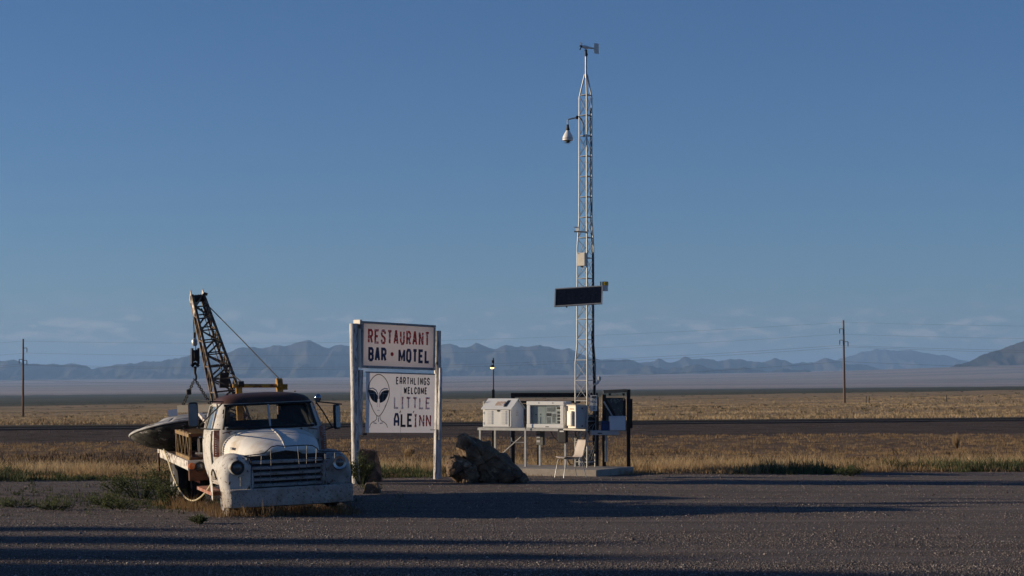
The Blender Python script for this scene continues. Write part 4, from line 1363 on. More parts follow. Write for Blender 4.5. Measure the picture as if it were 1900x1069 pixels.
GLY = {
 'A': [[(0, 0), (0, .62), (.28, 1), (.72, 1), (1, .62), (1, 0)], [(0, .38), (1, .38)]],
 'a': [[(0, 0), (.42, 1), (.58, 1), (1, 0)], [(.17, .3), (.83, .3)]],
 'B': [[(0, 0), (0, 1), (.7, 1), (.97, .87), (.97, .65), (.7, .53), (0, .53)], [(.7, .53), (1, .40), (1, .14), (.7, 0), (0, 0)]],
 'C': [[(1, .72), (1, .85), (.75, 1), (.25, 1), (0, .8), (0, .2), (.25, 0), (.75, 0), (1, .15), (1, .28)]],
 'E': [[(1, 1), (0, 1), (0, 0), (1, 0)], [(0, .52), (.8, .52)]],
 'G': [[(1, .75), (1, .85), (.75, 1), (.25, 1), (0, .8), (0, .2), (.25, 0), (.75, 0), (1, .2), (1, .45), (.55, .45)]],
 'H': [[(0, 0), (0, 1)], [(1, 0), (1, 1)], [(0, .52), (1, .52)]],
 'I': [[(.5, 0), (.5, 1)], [(.1, 1), (.9, 1)], [(.1, 0), (.9, 0)]],
 'L': [[(0, 1), (0, 0), (1, 0)]],
 'M': [[(0, 0), (0, 1)], [(0, 1), (.5, .2), (1, 1)], [(1, 1), (1, 0)]],
 'N': [[(0, 0), (0, 1)], [(0, 1), (1, 0)], [(1, 0), (1, 1)]],
 'O': [[(.25, 0), (0, .2), (0, .8), (.25, 1), (.75, 1), (1, .8), (1, .2), (.75, 0), (.25, 0)]],
 'R': [[(0, 0), (0, 1), (.7, 1), (1, .86), (1, .62), (.7, .48), (0, .48)], [(.55, .48), (1, 0)]],
 'S': [[(1, .74), (1, .84), (.75, 1), (.25, 1), (0, .85), (0, .68), (.25, .55), (.75, .45), (1, .32), (1, .15), (.75, 0), (.25, 0), (0, .15), (0, .26)]],
 'T': [[(.5, 0), (.5, 1)], [(0, 1), (1, 1)]],
 'U': [[(0, 1), (0, .2), (.25, 0), (.75, 0), (1, .2), (1, 1)]],
 'W': [[(0, 1), (.22, 0)], [(.22, 0), (.5, .8)], [(.5, .8), (.78, 0)], [(.78, 0), (1, 1)]],
}
def ribbon(mb, pts, w, y, closed=False, wx=None):
    """flat mitred stroke in the x-z plane facing -y"""
    pts = [Vector(p) for p in pts]
    n = len(pts)
    L_, R_ = [], []
    for i, p in enumerate(pts):
        if closed: a, b = pts[i - 1], pts[(i + 1) % n]
        else: a, b = pts[max(0, i - 1)], pts[min(n - 1, i + 1)]
        d0 = (p - a).normalized() if (p - a).length > 1e-6 else None
        d1 = (b - p).normalized() if (b - p).length > 1e-6 else None
        d0 = d0 or d1; d1 = d1 or d0
        nn = (Vector((-d0.y, d0.x)) + Vector((-d1.y, d1.x)))
        nn = nn.normalized() if nn.length > 1e-4 else Vector((-d0.y, d0.x))
        k = w / 2 / max(.45, nn.dot(Vector((-d0.y, d0.x))))
        L_.append(p + nn * k); R_.append(p - nn * k)
    vs = [(v.x, y, v.y) for v in L_] + [(v.x, y, v.y) for v in R_]
    m = n if closed else n - 1
    mb.add(vs, [(i, (i + 1) % n, n + (i + 1) % n, n + i) for i in range(m)])
YT = YF - .0125
def text(s, x0, x1, z0, z1, wt, mat, par, gap=.30, y=YT, slant=0.0, name='lettering', alt=''):
    """stroke lettering filling x0..x1"""
    wid = [.42 if c == ' ' else (.75 if c == 'I' else (1.25 if c in 'MW' else 1.0)) for c in s]
    tot = sum(wid) + gap * (len(s) - 1)
    u = (x1 - x0) / tot
    cx = x0
    mb = MB()
    for c, w_ in zip(s, wid):
        if c != ' ':
            g = GLY.get(c.lower() if c in alt else c, GLY[c])
            for si, st in enumerate(g):
                pp = [(cx + wt / 2 + q[0] * (u * w_ - wt), z0 + wt / 2 + q[1] * (z1 - z0 - wt)) for q in st]
                ribbon(mb, pp, wt * (.8 if c in 'NMW' and si in (1, 2) and len(g) > 2 and st[0][0] != st[1][0] else 1), y - .0008 * si)
        cx += u * (w_ + gap)
    return mb.build(name, M[mat], par)
def fx(px): return SL(px, 640, YF).x          # panel x from photo column
FYc = YF - .0075
hh = ZT - ZB
text('RESTAURANT', fx(682), fx(796.5), ZB + hh * .525, ZB + hh * .845, .048, 'red_paint', cabi, .28, FYc, alt='A')
text('BAR', fx(683), fx(717), ZB + hh * .14, ZB + hh * .45, .058, 'blue_paint', cabi, .16, FYc, alt='A')
text('MOTEL', fx(739), fx(797.5), ZB + hh * .14, ZB + hh * .45, .058, 'blue_paint', cabi, .14, FYc)
dx = fx(727.3)
MB().add([(dx + .045 * math.cos(t * math.pi / 10), FYc, ZB + hh * .315 + .042 * math.sin(t * math.pi / 10)) for t in range(20)], [tuple(range(20))]).build('red_dot', M['red_flat'], cabi)
ph = PZT - PZB
Z = lambda py: PZT - (py - 693.5) / (803 - 693.5) * ph
text('EARTHLINGS', fx(735), fx(797.5), Z(713.5), Z(699.5), .026, 'blue_black', lp, .32)
text('WELCOME', fx(749.5), fx(793), Z(731), Z(717.5), .028, 'blue_black', lp, .30)
text('LITTLE', fx(731.5), fx(799.5), Z(759), Z(736), .040, 'faded_red', lp, .30)
text('A', fx(731.8), fx(742.2), Z(792.5), Z(766.5), .050, 'blue_paint', lp)
text('L', fx(744.5), fx(755.5), Z(792.5), Z(766.5), .050, 'ink', lp)
text('E', fx(756.5), fx(767), Z(792.5), Z(767), .052, 'ink', lp)
text('INN', fx(768.5), fx(801), Z(792.5), Z(768), .042, 'worn_red', lp, .28)
for px_ in (743.2, 768.0):
    mb = MB()
    ribbon(mb, [(fx(px_) - .012, Z(766)), (fx(px_) + .02, Z(762))], .02, YT - .001)
    mb.build('apostrophe', M['ink'], lp)
mb = MB()                                     # painter's scribble in the corner
for k in range(5):
    ribbon(mb, [(fx(799.5) + .03 * k, Z(798.5)), (fx(799.5) + .03 * k + .012, Z(796)), (fx(799.5) + .03 * k + .022, Z(798.5))], .006, YT - .001 - .0005 * k)
mb.build('scribble', M['ink'], lp)
# alien face
face = empty('painted_face', (0, 0, 0)); face.parent = lp
face.parent = sign
AX = lambda px_: fx(px_)
HL = [(703, 696), (697, 698), (691.5, 703), (687, 710), (684, 719), (683.2, 729), (684, 738), (687, 747), (691, 757), (695.5, 765.5), (699.5, 771), (703, 772.8)]
HL += [(2 * 703 - p[0] + .0, p[1]) for p in HL[-2:0:-1]]
mb = MB()
def smooth_closed(P_, n=4):
    out = []
    m = len(P_)
    for i in range(m):
        p0, p1, p2, p3 = [Vector(P_[(i + k) % m]) for k in (-1, 0, 1, 2)]
        for s_ in range(n):
            t = s_ / n
            out.append(.5 * ((2 * p1) + (p2 - p0) * t + (2 * p0 - 5 * p1 + 4 * p2 - p3) * t * t + (3 * p1 - p0 - 3 * p2 + p3) * t ** 3))
    return out
HP = [(AX(p[0]), Z(p[1])) for p in HL]
ribbon(mb, smooth_closed(HP), .016, YT - .0012, True)
ribbon(mb, [(AX(699.8), Z(772.5)), (AX(700), Z(778)), (AX(697), Z(781.5)), (AX(692), Z(784)), (AX(688.5), Z(788)), (AX(687.2), Z(794.5))], .014, YT)
ribbon(mb, [(AX(706.2), Z(772.5)), (AX(706.5), Z(778)), (AX(709.5), Z(781.5)), (AX(714.5), Z(784)), (AX(718.5), Z(788)), (AX(720.5), Z(793.5))], .014, YT)
mb.build('face_outline', M['ink'], face)
mb = MB()
for sg in (-1, 1):
    e = [(1.2, 26), (4.5, 19), (9.5, 15.5), (15.5, 14.5), (18, 15), (17.5, 20), (15, 27), (11, 33.5), (6, 37), (1.8, 38), (1.0, 33)]
    pp = smooth_closed([(AX(703 + sg * (p[0] + .8)), Z(710 + p[1])) for p in e], 3)
    mb.add([(v.x, YT - .0005, v.y) for v in pp], [tuple(range(len(pp)))])
mb.build('eyes', M['ink'], face)
mb = MB()
for sg in (-1, 1):
    ribbon(mb, [(AX(703 + sg * 3), Z(731.5)), (AX(703 + sg * 17.5), Z(731))], .008, YT - .0012)
    ribbon(mb, [(AX(703 + sg * 8.5), Z(726)), (AX(703 + sg * 8), Z(747))], .010, YT - .0016)
mb.build('eye_glint', M['eye_line'], face)
mb = MB()
for sg in (-1, 1):
    ribbon(mb, [(AX(703 + sg * 1.2), Z(741)), (AX(703 + sg * 1.6), Z(731)), (AX(703 + sg * 5), Z(725)), (AX(703 + sg * 11), Z(721.5)), (AX(703 + sg * 17), Z(722.5))], .022, YT - .0003)
    ribbon(mb, [(AX(703 + sg * 1.6), Z(748)), (AX(703 + sg * 2.5), Z(754)), (AX(703 + sg * 1.5), Z(756))], .007, YT - .0007)
    ribbon(mb, [(AX(703 + sg * 15), Z(749)), (AX(703 + sg * 11), Z(756))], .007, YT - .0009)
    ribbon(mb, [(AX(703 + sg * 3), Z(786)), (AX(703 + sg * 9), Z(785))], .018, YT - .0004)
ribbon(mb, [(AX(703), Z(775)), (AX(703.4), Z(783))], .02, YT - .001)
ribbon(mb, [(AX(700.8), Z(762.2)), (AX(703), Z(761.6)), (AX(705.2), Z(762.2))], .010, YT - .0013)
M['face_line'] = mk('face_line', (.20, .21, .26), .6)
mb.build('face_shading', M['face_line'], face)['kind'] = 'stuff'

# ------------------------------------------------------------------ rocks
def rock(name, parts, mat, loc, label, seed=1.0, amp=.05, rz=0.0, group=None):
    mb = MB()
    import bmesh
    for ci, (c, planes) in enumerate(parts):
        bm = bmesh.new()
        bmesh.ops.create_icosphere(bm, subdivisions=5, radius=1)
        vs = []
        PL = [(Vector(n_).normalized(), d_) for n_, d_ in planes]
        for v in bm.verts:
            d = v.co.normalized()
            r = min([dd / max(1e-3, nn.dot(d)) for nn, dd in PL if nn.dot(d) > .02] + [3.0])
            p = d * r
            q = p * 2.3 + Vector((seed + ci * 5, 0, 0))
            k = mnoise.fractal(q, .9, 2.1, 6) * amp + (mnoise.ridged_multi_fractal(q * .8, 1, 2.2, 4, 1, 2) - 1) * amp * .5
            cr_ = mnoise.cell(Vector((p.x * 2.2, p.y * 2.2, p.z * 3.5)) + Vector((seed, 0, 0)))
            p = p * (1 + k / max(.25, r) + .03 * (cr_ - .5))
            vs.append(p + Vector(c))
        mb.add(vs, [tuple(x.index for x in f.verts) for f in bm.faces])
        bm.free()
    o = mb.build(name, mat, None, smooth=False)
    o.location = loc
    o.rotation_euler = (0, 0, R(rz))
    return tag(o, label, 'boulder' if 'boulder' in name else 'rock', group)
# leaning slab with a split-off block at its left foot
RD = 39.5
def outline_rock(name, outs, mat, D, px0, pyb, label, seed):
    """boulder lumps: a rough outline swept round a depth, broken up by noise and strata"""
    k = D / FPX
    mb = MB()
    for oi, (pts, c, dep, dy) in enumerate(outs):
        P_ = [Vector(((p[0] - c[0]) * k, (c[1] - p[1]) * k)) for p in pts]
        angs = sorted((math.atan2(p.y, p.x), p.length) for p in P_)
        an = [q[0] for q in angs]; ra = [q[1] for q in angs]
        an = [an[-1] - 2 * math.pi] + an + [an[0] + 2 * math.pi]; ra = [ra[-1]] + ra + [ra[0]]
        NT, NP = 26, 58
        rows = []
        for i in range(NT + 1):
            th = math.pi * i / NT
            s_ = max(1e-3, math.sin(th)) ** .62
            cy_ = math.copysign(abs(math.cos(th)) ** .8, math.cos(th))
            row = []
            for j in range(NP):
                ph = -math.pi + 2 * math.pi * j / NP
                r = float(np.interp(ph, an, ra))
                p = Vector((r * math.cos(ph) * s_, -dep * cy_, r * math.sin(ph) * s_))
                q = p * 2.6 + Vector((seed + 7 * oi, 0, 0))
                st = Vector((p.x * .87 + p.z * .5, p.y, -p.x * .5 + p.z * .87))       # strata lie along the slope
                n_ = mnoise.fractal(q, .8, 2.1, 6) * .055 + (mnoise.cell(Vector((st.x * 1.6, st.y * 2.2, st.z * 4.0))) - .5) * .085 + (mnoise.cell(Vector((st.x * 4.1 + 3, st.y * 4.5, st.z * 8))) - .5) * .035
                n_ -= .05 * max(0, 1 - abs(mnoise.noise(Vector((st.x * 1.2, st.y * 2, st.z * 3.2)))) * 9)
                p = p * (1 + n_ / max(.3, p.length) * (.35 + .65 * abs(cy_) ** .3))
                row.append(p + Vector(((c[0] - px0) * k, dy, (pyb - c[1]) * k)))
            rows.append(row)
        mb.grid(rows, closed=True)
    o = mb.build(name, mat)
    o.location = (W(px0, 718, D).x, D, 0)
    return tag(o, label, 'boulder')
slab_o = [(845, 834), (849, 819), (860, 812), (875, 818), (895, 828), (915, 835), (930, 846), (945, 858), (955, 868), (966, 878), (977, 890), (981, 901), (975, 912), (940, 915), (900, 915), (872, 908), (866, 885), (858, 862), (849, 848)]
block_o = [(826, 864), (829, 853), (838, 850), (850, 853), (862, 858), (877, 864), (890, 878), (895, 895), (885, 912), (855, 908), (838, 898), (828, 882)]
toe_o = [(930, 880), (945, 872), (962, 878), (975, 888), (981, 900), (978, 912), (940, 914), (925, 900)]
outline_rock('boulder', [(slab_o, (900, 866), .55, .12), (block_o, (860, 878), .42, -.22), (toe_o, (955, 895), .38, -.2)], M['rock'], RD, 905, 904, 'large dark wedge-shaped boulder between the sign and the chair', 2.0)
rock('boulder', [((0, 0, .32), [((-1, 0, .2), .30), ((1, 0, .15), .26), ((.1, 0, 1), .34), ((.6, -.2, .7), .42), ((-.6, -.1, .8), .42), ((0, -1, .1), .35), ((0, 1, 0), .4), ((0, 0, -1), .5), ((.8, -.3, -.4), .4)])], M['rock_brown'], (W(680, 718, 40.1).x, 40.1, 0.0), 'brown rounded boulder behind the left sign post', 7.0, .06)
rock('rock', [((0, 0, .06), [((-1, 0, .3), .13), ((1, 0, .4), .14), ((0, 0, 1), .11), ((0, -1, .3), .12), ((0, 1, .2), .12), ((0, 0, -1), .12)])], M['rock'], (W(689, 718, 36.0).x, 36.0, 0), 'small grey rock on the gravel beside the bumper', 11.0, .03)
rock('rock', [((0, 0, .03), [((-1, 0, .3), .07), ((1, 0, .4), .08), ((0, 0, 1), .06), ((0, -1, .3), .07), ((0, 1, .2), .07), ((0, 0, -1), .08)])], mk('pale_stone', (.42, .40, .37), .85), (W(1440, 718, 44.6).x, 44.6, .0), 'pale stone at the edge of the green weeds', 15.0, .02)

# ------------------------------------------------------------------ weather station compound
KO = Vector((W(1107, 718, 42.0).x, 42.0, 0))
KR = -28.0
KMx = Matrix.LocRotScale(KO, Matrix.Rotation(R(KR), 3, 'Z').to_euler(), None)
KIv = KMx.inverted()
def KW(x, y, z): return KMx @ Vector((x, y, z))
def on(px, py, z):                       # point at height z on the sight line
    o_ = Vector((0, 0, EYE)); v_ = W(px, py, 1.0) - o_
    return o_ + v_ * ((z - o_.z) / v_.z)
slab = empty('concrete_slab', KO, KR)
slab['kind'] = 'structure'
MB().box((-1.75, .975, .045), (3.5, 1.95, .21)).build('slab_block', M['concrete'], slab, bevel=.015)
SZ = .15

# steel table along the front of the slab
TZ = .965
# base line: front-left leg, middle leg, right leg in local coordinates
Lf = KIv @ on(893, 797, TZ)
tabD = W(975, 866, 1.0)
ml = KIv @ on(975, 866, SZ)
TY = ml.y
def kx(px, py=797, y=None):              # local x on the table's front plane
    o_ = KIv @ Vector((0, 0, EYE)); v_ = KIv @ W(px, py, 1.0) - o_
    yy = TY if y is None else y
    return (o_ + v_ * ((yy - o_.y) / v_.y)).x
def kz(px, py, y):
    o_ = KIv @ Vector((0, 0, EYE)); v_ = KIv @ W(px, py, 1.0) - o_
    return (o_ + v_ * ((y - o_.y) / v_.y)).z
table = empty('steel_table', KW(kx(975), TY, SZ), KR, 'long grey steel table frame carrying the white cabinet and display case', 'table')
tx = lambda px: kx(px) - kx(975)
XLt, XRt = tx(887), tx(1069)
TH = kz(975, 797, TY) - SZ
DP = .72
MB().bar((XLt, 0, TH), (XRt, 0, TH), .045, .055).build('front_rail', M['galv'], table)
MB().bar((XLt, DP, TH), (XRt, DP, TH), .045, .055).build('rear_rail', M['galv'], table)
for x_ in (XLt, 0, XRt):
    MB().bar((x_, .03, TH), (x_, DP - .03, TH), .05, .05).build('cross_rail', M['galv'], table)
for px_ in (891, 975, 1049):
    zb_ = -.10 if px_ < 950 else 0
    MB().bar((tx(px_), 0.002, zb_), (tx(px_), .002, TH - .03), .042, .042).build('leg', M['galv'], table)
    MB().bar((tx(px_), DP, zb_), (tx(px_), DP, TH - .03), .042, .042).build('leg', M['galv'], table)
MB().bar((XLt + .06, DP - .04, .1), (tx(950), DP - .04, TH - .08), .02, .02).build('diagonal_brace', M['galv'], table)
MB().box(((XLt + XRt) / 2, DP / 2, TH + .031), (XRt - XLt - .02, DP - .02, .008)).build('table_plate', M['galv'], table)

# white louvred cabinet
cx0, cx1 = kx(895), kx(947)
cab_ = empty('equipment_cabinet', KW((cx0 + cx1) / 2, TY + .03, TH + SZ + .037), KR, 'white louvred metal cabinet with a gabled roof on the steel table', 'cabinet')
cw, ch = cx1 - cx0, .44
cd = .62
MB().box((0, cd / 2, ch / 2), (cw, cd, ch)).build('body', M['white_box'], cab_, bevel=.006)
gt = ch + .20
MB().prism([(-cw / 2 + .003, .004, ch), (-cw / 2 + .003, cd - .004, ch), (-cw / 2 + .003, cd * .5, gt - .012)], (cw - .006, 0, 0)).build('gable', M['white_box'], cab_)
rf = MB()
for s_, yy in ((0, -.045), (1, cd + .045)):
    zt = gt + .005
    rf.prism([(-cw / 2 - .03, yy, ch - .03), (cw / 2 + .03, yy, ch - .03), (cw / 2 + .03, cd * .5, zt), (-cw / 2 - .03, cd * .5, zt)], (0, 0, .014))
roof_ = rf.build('roof', M['white_box'], cab_)
sl = Matrix.Rotation(math.atan2(gt - ch + .03, cd * .5 + .045), 3, 'X')
def on_roof(x, t): return Vector((x, -.045 + t * (cd * .5 + .045), ch - .03 + t * (gt + .035 - ch) + .019))
MB().box(on_roof(.02, .5), (.22, .16, .006), m=sl).build('rust_stain', mk('faded_label', (.46, .33, .26), .7, c2=(.6, .56, .52), s2=14, t2=(.48, .6)), roof_)
for x_ in (.17, .21):
    MB().box(on_roof(x_, .5), (.028, .26, .008), m=sl).build('roof_slot', M['black'], roof_)
dr = MB().box((-.015, -.006, ch * .48), (cw - .07, .014, ch * .84)).build('door', M['white_box'], cab_, bevel=.004)
for xs_ in (-.19, .17):
    for q in range(9):
        MB().bar((xs_ - .07, -.022, .095 + .034 * q), (xs_ + .07, -.022, .095 + .034 * q), .022, .014).build('louvre', M['white_box'], dr)
MB().box((.04, -.02, ch - .06), (.045, .02, .035)).build('latch', M['dark_steel'], dr)
for z_ in (.09, .33):
    MB().box((-cw / 2 + .03, -.014, z_), (.016, .012, .05)).build('hinge', M['galv'], dr)
MB().box((0, -.015, .018), (cw - .03, .012, .02)).build('base_flange', M['grey_box'], cab_)
MB().tube([(-cw / 2 - .01, .15, ch - .02), (-cw / 2 - .07, .15, ch), (-cw / 2 - .07, .15, ch + .14), (-cw / 2 - .04, .15, ch + .17), (-cw / 2 - .02, .15, ch + .13)], .010, 6).build('vent_pipe', M['galv'], cab_, smooth=True)
for q in range(4):
    for w_ in range(2):
        MB().box((cw / 2 + .002, cd * .42 + .07 * w_, ch * .85 - .035 * q), (.004, .035, .008)).build('side_slot', M['dark_steel'], cab_)

# glazed display case
dx0, dx1 = kx(978), kx(1046)
dw = dx1 - dx0
case = empty('display_case', KW((dx0 + dx1) / 2, TY + .02, TH + SZ + .037), KR, 'white framed glass display case of notices beside the louvred cabinet', 'display case')
dh, dd = .60, .34
MB().box((0, dd + .01, dh / 2), (dw, .02, dh)).box((0, dd / 2 + .03, .012), (dw, dd - .06, .024)).box((0, dd / 2 + .03, dh - .012), (dw, dd - .06, .024)).box((-dw / 2 + .012, dd / 2 + .03, dh / 2), (.024, dd - .06, dh - .05)).box((dw / 2 - .012, dd / 2 + .03, dh / 2), (.024, dd - .06, dh - .05)).build('case_body', M['white_box'], case)
for z_ in (.045, dh - .045):
    MB().box((0, 0, z_), (dw + .02, .06, .09)).build('frame_rail', M['white_box'], case, bevel=.012)
for x_ in (-dw / 2 + .04, dw / 2 - .04):
    MB().box((x_, 0, dh / 2), (.085, .056, dh - .18)).build('frame_stile', M['white_box'], case, bevel=.010)
MB().box((0, .018, dh / 2), (dw - .165, .006, dh - .178)).build('glass_pane', M['glass_case'], case)
gi = dw - .17
back = MB().box((0, .052, dh / 2), (gi, .01, dh - .16)).build('notice_board', M['board_green'], case)
def note(u, v, w, h, m, yo=.044, nm='notice'):
    MB().box((-gi / 2 + u * gi, yo, .09 + v * (dh - .18)), (w * gi, .004, h * (dh - .18))).build(nm, M[m], back)
note(.39, .5, .17, .96, 'board_green'); note(.30, .52, .035, .05, 'black', .038); note(.15, .50, .04, .05, 'black', .038)
note(.74, .5, .50, .97, 'paper')
for u, v, w, h, m in ((.57, .78, .12, .22, 'paper_grey'), (.72, .78, .14, .24, 'paper_grey'), (.58, .50, .16, .16, 'paper_dark'), (.75, .46, .12, .18, 'paper_grey'), (.57, .20, .12, .34, 'paper_grey'), (.74, .22, .10, .28, 'paper_grey'), (.90, .86, .12, .10, 'paper_dark'), (.92, .62, .12, .12, 'paper_dark'), (.92, .45, .12, .12, 'paper_dark'), (.92, .28, .12, .12, 'paper_dark'), (.92, .10, .12, .12, 'paper_dark')):
    note(u, v, w, h, m, .040)
for x_ in (-dw * .18, dw * .2):
    MB().lathe([(.004, -.006), (.018, -.005), (.02, 0)], 14, 'y', (x_, -.03, dh - .035)).build('frame_screw', M['grey_box'], case)
MB().box((.05, -.032, .03), (.08, .006, .016)).build('latch', M['black'], case)

# lattice tower
TB = on(1088, 868, SZ)
tower = empty('lattice_tower', (TB.x + .0, TB.y + .25, SZ), 4, 'tall galvanised three-legged lattice tower on the concrete slab', 'tower')
PR = [(0, .258), (2.35, .258), (2.75, .215), (4.95, .21), (5.55, .165), (8.30, .160), (8.80, .03), (8.95, .022)]
def trad(z): return float(np.interp(z, [p[0] for p in PR], [p[1] for p in PR]))
TA = [-90, 150, 30]
def tleg(k, z):
    r = trad(z)
    return Vector((r * math.cos(R(TA[k])), r * math.sin(R(TA[k])), z))
for k in range(3):
    MB().tube([tleg(k, p[0]) for p in PR[:-1]], .0165, 10).build('leg', M['galv'], tower, smooth=True)
LV = [.12 + .4565 * q for q in range(19)]
for q, z in enumerate(LV):
    for k in range(3):
        a, b_ = tleg(k, z), tleg((k + 1) % 3, z)
        MB().tube([a, b_], .0095, 6).build('rung', M['galv'], tower)
        if q < len(LV) - 1:
            z2 = LV[q + 1]
            u, v = (k, (k + 1) % 3) if (q + k) % 2 * 0 == 0 else (k, k)
            u, v = ((k + 1) % 3, k) if k == 2 else (k, (k + 1) % 3)
            if k == 0: u, v = v, u
            if k == 0:   u, v = 1, 0
            MB().tube([tleg(u, z + .02), tleg(v, z2 - .02)], .0065, 6).build('diagonal_brace', M['galv'], tower)
            MB().tube([tleg(v, z + .035), tleg(u, z2 - .035)], .0055, 6).build('diagonal_brace', M['galv'], tower)
MB().tube([(0, 0, 8.72), (0, 0, 9.22)], .021, 10).build('mast', M['galv'], tower, smooth=True)
# cables run up the tower
for off, zt in ((.00, 8.2), (.022, 5.0), (-.018, 3.3)):
    MB().tube([tleg(2, z) * 1.0 + Vector((-.03 + off, -.03, 0)) + Vector((mnoise.noise(Vector((z * 2, off * 50, 0))) * .02, 0, 0)) for z in np.arange(.3, zt, .25)], .011, 6).build('cable', M['black'], tower, smooth=True)

def tw(px, py, dy=0.0):
    D_ = tower.location.y + dy
    return W(px, py, D_)
# wind monitor
p = tw(1082, 97)
wm = empty('wind_sensor', Vector((tower.location.x, tower.location.y, SZ + 9.20)), 0, 'propeller wind sensor with a white tail vane on top of the tower', 'wind sensor')
zz = .12
MB().tube([(0, 0, 0), (0, 0, .15)], .030, 10).build('clamp', M['black'], wm, smooth=True)
MB().tube([(.012, 0, .02), (.03, 0, .06)], .02, 8).build('connector', M['black'], wm)
b0 = Vector((-.09, -.02, .22)); b1 = Vector((.26, .02, .17))
MB().tube([(0, 0, .15), (0, 0, .20)], .02, 8).build('neck', M['white_box'], wm)
MB().tube([b0, b0.lerp(b1, .15), b0.lerp(b1, .45), b1], [.022, .04, .026, .012], 12).build('housing', M['white_box'], wm, smooth=True)
MB().prism([(.19, .01, .30), (.285, .012, .29), (.29, .012, .06), (.19, .01, .07), (.18, .01, .13), (.18, .01, .24)], (0, .008, 0)).build('tail_vane', M['white_box'], wm)
hub = MB().tube([b0 + Vector((-.05, -.01, .012)), b0], [.012, .028], 10).build('propeller_hub', M['black'], wm, smooth=True)
ax = (b1 - b0).normalized()
u_ = ax.cross(Vector((0, 0, 1))).normalized(); v_ = ax.cross(u_)
for q in range(4):
    t = R(90 * q + 25)
    d_ = u_ * math.cos(t) + v_ * math.sin(t)
    e_ = (-u_ * math.sin(t) + v_ * math.cos(t))
    s_ = b0 + ax * -.03
    MB().prism([s_ + d_ * .02 - e_ * .012, s_ + d_ * .085 - e_ * .022 - ax * .02, s_ + d_ * .085 + e_ * .02 + ax * .015, s_ + d_ * .02 + e_ * .012 + ax * .01], ax * .006).build('propeller_blade', M['black'], wm)

# dome camera on its arm
dc = tw(1053.5, 256, -.1)
cam_t = empty('dome_camera', dc, 0, 'white pear-shaped dome camera hanging from an arm high on the tower', 'camera')
MB().lathe([(.035, .17), (.045, .15), (.075, .10), (.105, .045), (.118, .0), (.118, -.055), (.10, -.06)], 28).build('housing', M['white_box'], cam_t, smooth=True)
MB().lathe([(.119, -.002), (.121, -.008), (.121, -.02), (.119, -.026)], 28).build('seam_ring', M['grey_box'], cam_t, smooth=True)
MB().lathe([(.088, -.06), (.086, -.085), (.068, -.115), (.035, -.135), (.005, -.14)], 24).build('glass_dome', M['glass_case'], cam_t, smooth=True)
MB().lathe([(.05, -.06), (.05, -.095), (.03, -.11), (.005, -.11)], 18).build('lens_unit', M['black'], cam_t, smooth=True)
MB().lathe([(.020, .30), (.028, .29), (.03, .24), (.045, .19), (.038, .165)], 16).build('collar', M['black'], cam_t, smooth=True)
ta = tw(1071, 218, -.05) - dc
MB().tube([(0, 0, .26), (-.002, 0, .40), (.02, 0, .415), (ta.x, ta.y, ta.z)], .016, 8).build('arm', M['galv'], cam_t, smooth=True)
MB().box((ta.x, ta.y, ta.z), (.05, .07, .07)).build('clamp', M['rust'], cam_t)
MB().tube([(ta.x + .03, ta.y, ta.z + .02), (ta.x + .10, ta.y, ta.z - .04), (ta.x + .145, ta.y - .05, ta.z - .18), (ta.x + .15, ta.y - .05, ta.z - .45)], .011, 6).build('cable', M['black'], cam_t, smooth=True)

# short sensor arm
sa = tw(1070, 424, -.1)
so = empty('sensor_arm', sa, 0, 'short black bracket arm with a thin white sensor, halfway up the tower', 'bracket')
MB().bar((-.05, 0, -.07), (.21, -.12, -.09), .035, .03).build('arm', M['black'], so)
MB().tube([(0, 0, -.07), (0, 0, .03)], .014, 8).build('stem', M['white_box'], so)
MB().tube([(-.06, 0, .03), (.04, 0, .025)], .012, 8).build('sensor_head', M['white_box'], so)

# cream junction box on the tower
jb = tw(1080, 481.5, -.27)
jo = empty('junction_box', jb, -26, 'flat cream box fixed to the tower above the solar panel', 'box')
MB().box((0, 0, 0), (.185, .09, .30)).build('body', M['cream_box'], jo, bevel=.008)
MB().box((0, -.05, 0), (.172, .012, .285)).build('cover', M['cream_box'], jo, bevel=.005)
MB().box((0, -.01, -.165), (.05, .03, .03)).build('gland', M['black'], jo)
MB().box((-.06, -.058, .125), (.04, .004, .012)).build('badge', M['black'], jo)

# solar panel
sp = tw(1073.5, 550, -.42)
so_ = empty('solar_panel', sp, -13, 'dark framed solar panel tilted on the tower', 'solar panel', rx=-24, ry=-3.0)
pw, ph_ = 1.06, .43
cells = MB().box((0, 0, 0), (pw - .03, .012, ph_ - .03)).build('backing', M['black'], so_)
for i_ in range(9):
    for j_ in range(4):
        cwid, chei = (pw - .05) / 9, (ph_ - .05) / 4
        MB().box((-(pw - .05) / 2 + cwid * (i_ + .5), -.008, -(ph_ - .05) / 2 + chei * (j_ + .5)), (cwid - .006, .004, chei - .006)).build('cell', M['solar'], cells)
for z_ in (-ph_ / 2, ph_ / 2):
    MB().box((0, -.004, z_), (pw + .016, .034, .022)).build('frame_rail', M['galv'], so_)
for x_ in (-pw / 2, pw / 2):
    MB().box((x_, -.003, 0), (.022, .032, ph_ - .024)).build('frame_stile', M['galv'], so_)
MB().bar((.05, .02, .0), (.10, .36, .08), .04, .04).build('mount_arm', M['galv'], so_)
MB().box((-.26, .0, -ph_ / 2 - .025), (.03, .03, .03)).build('foot', M['dark_steel'], so_)
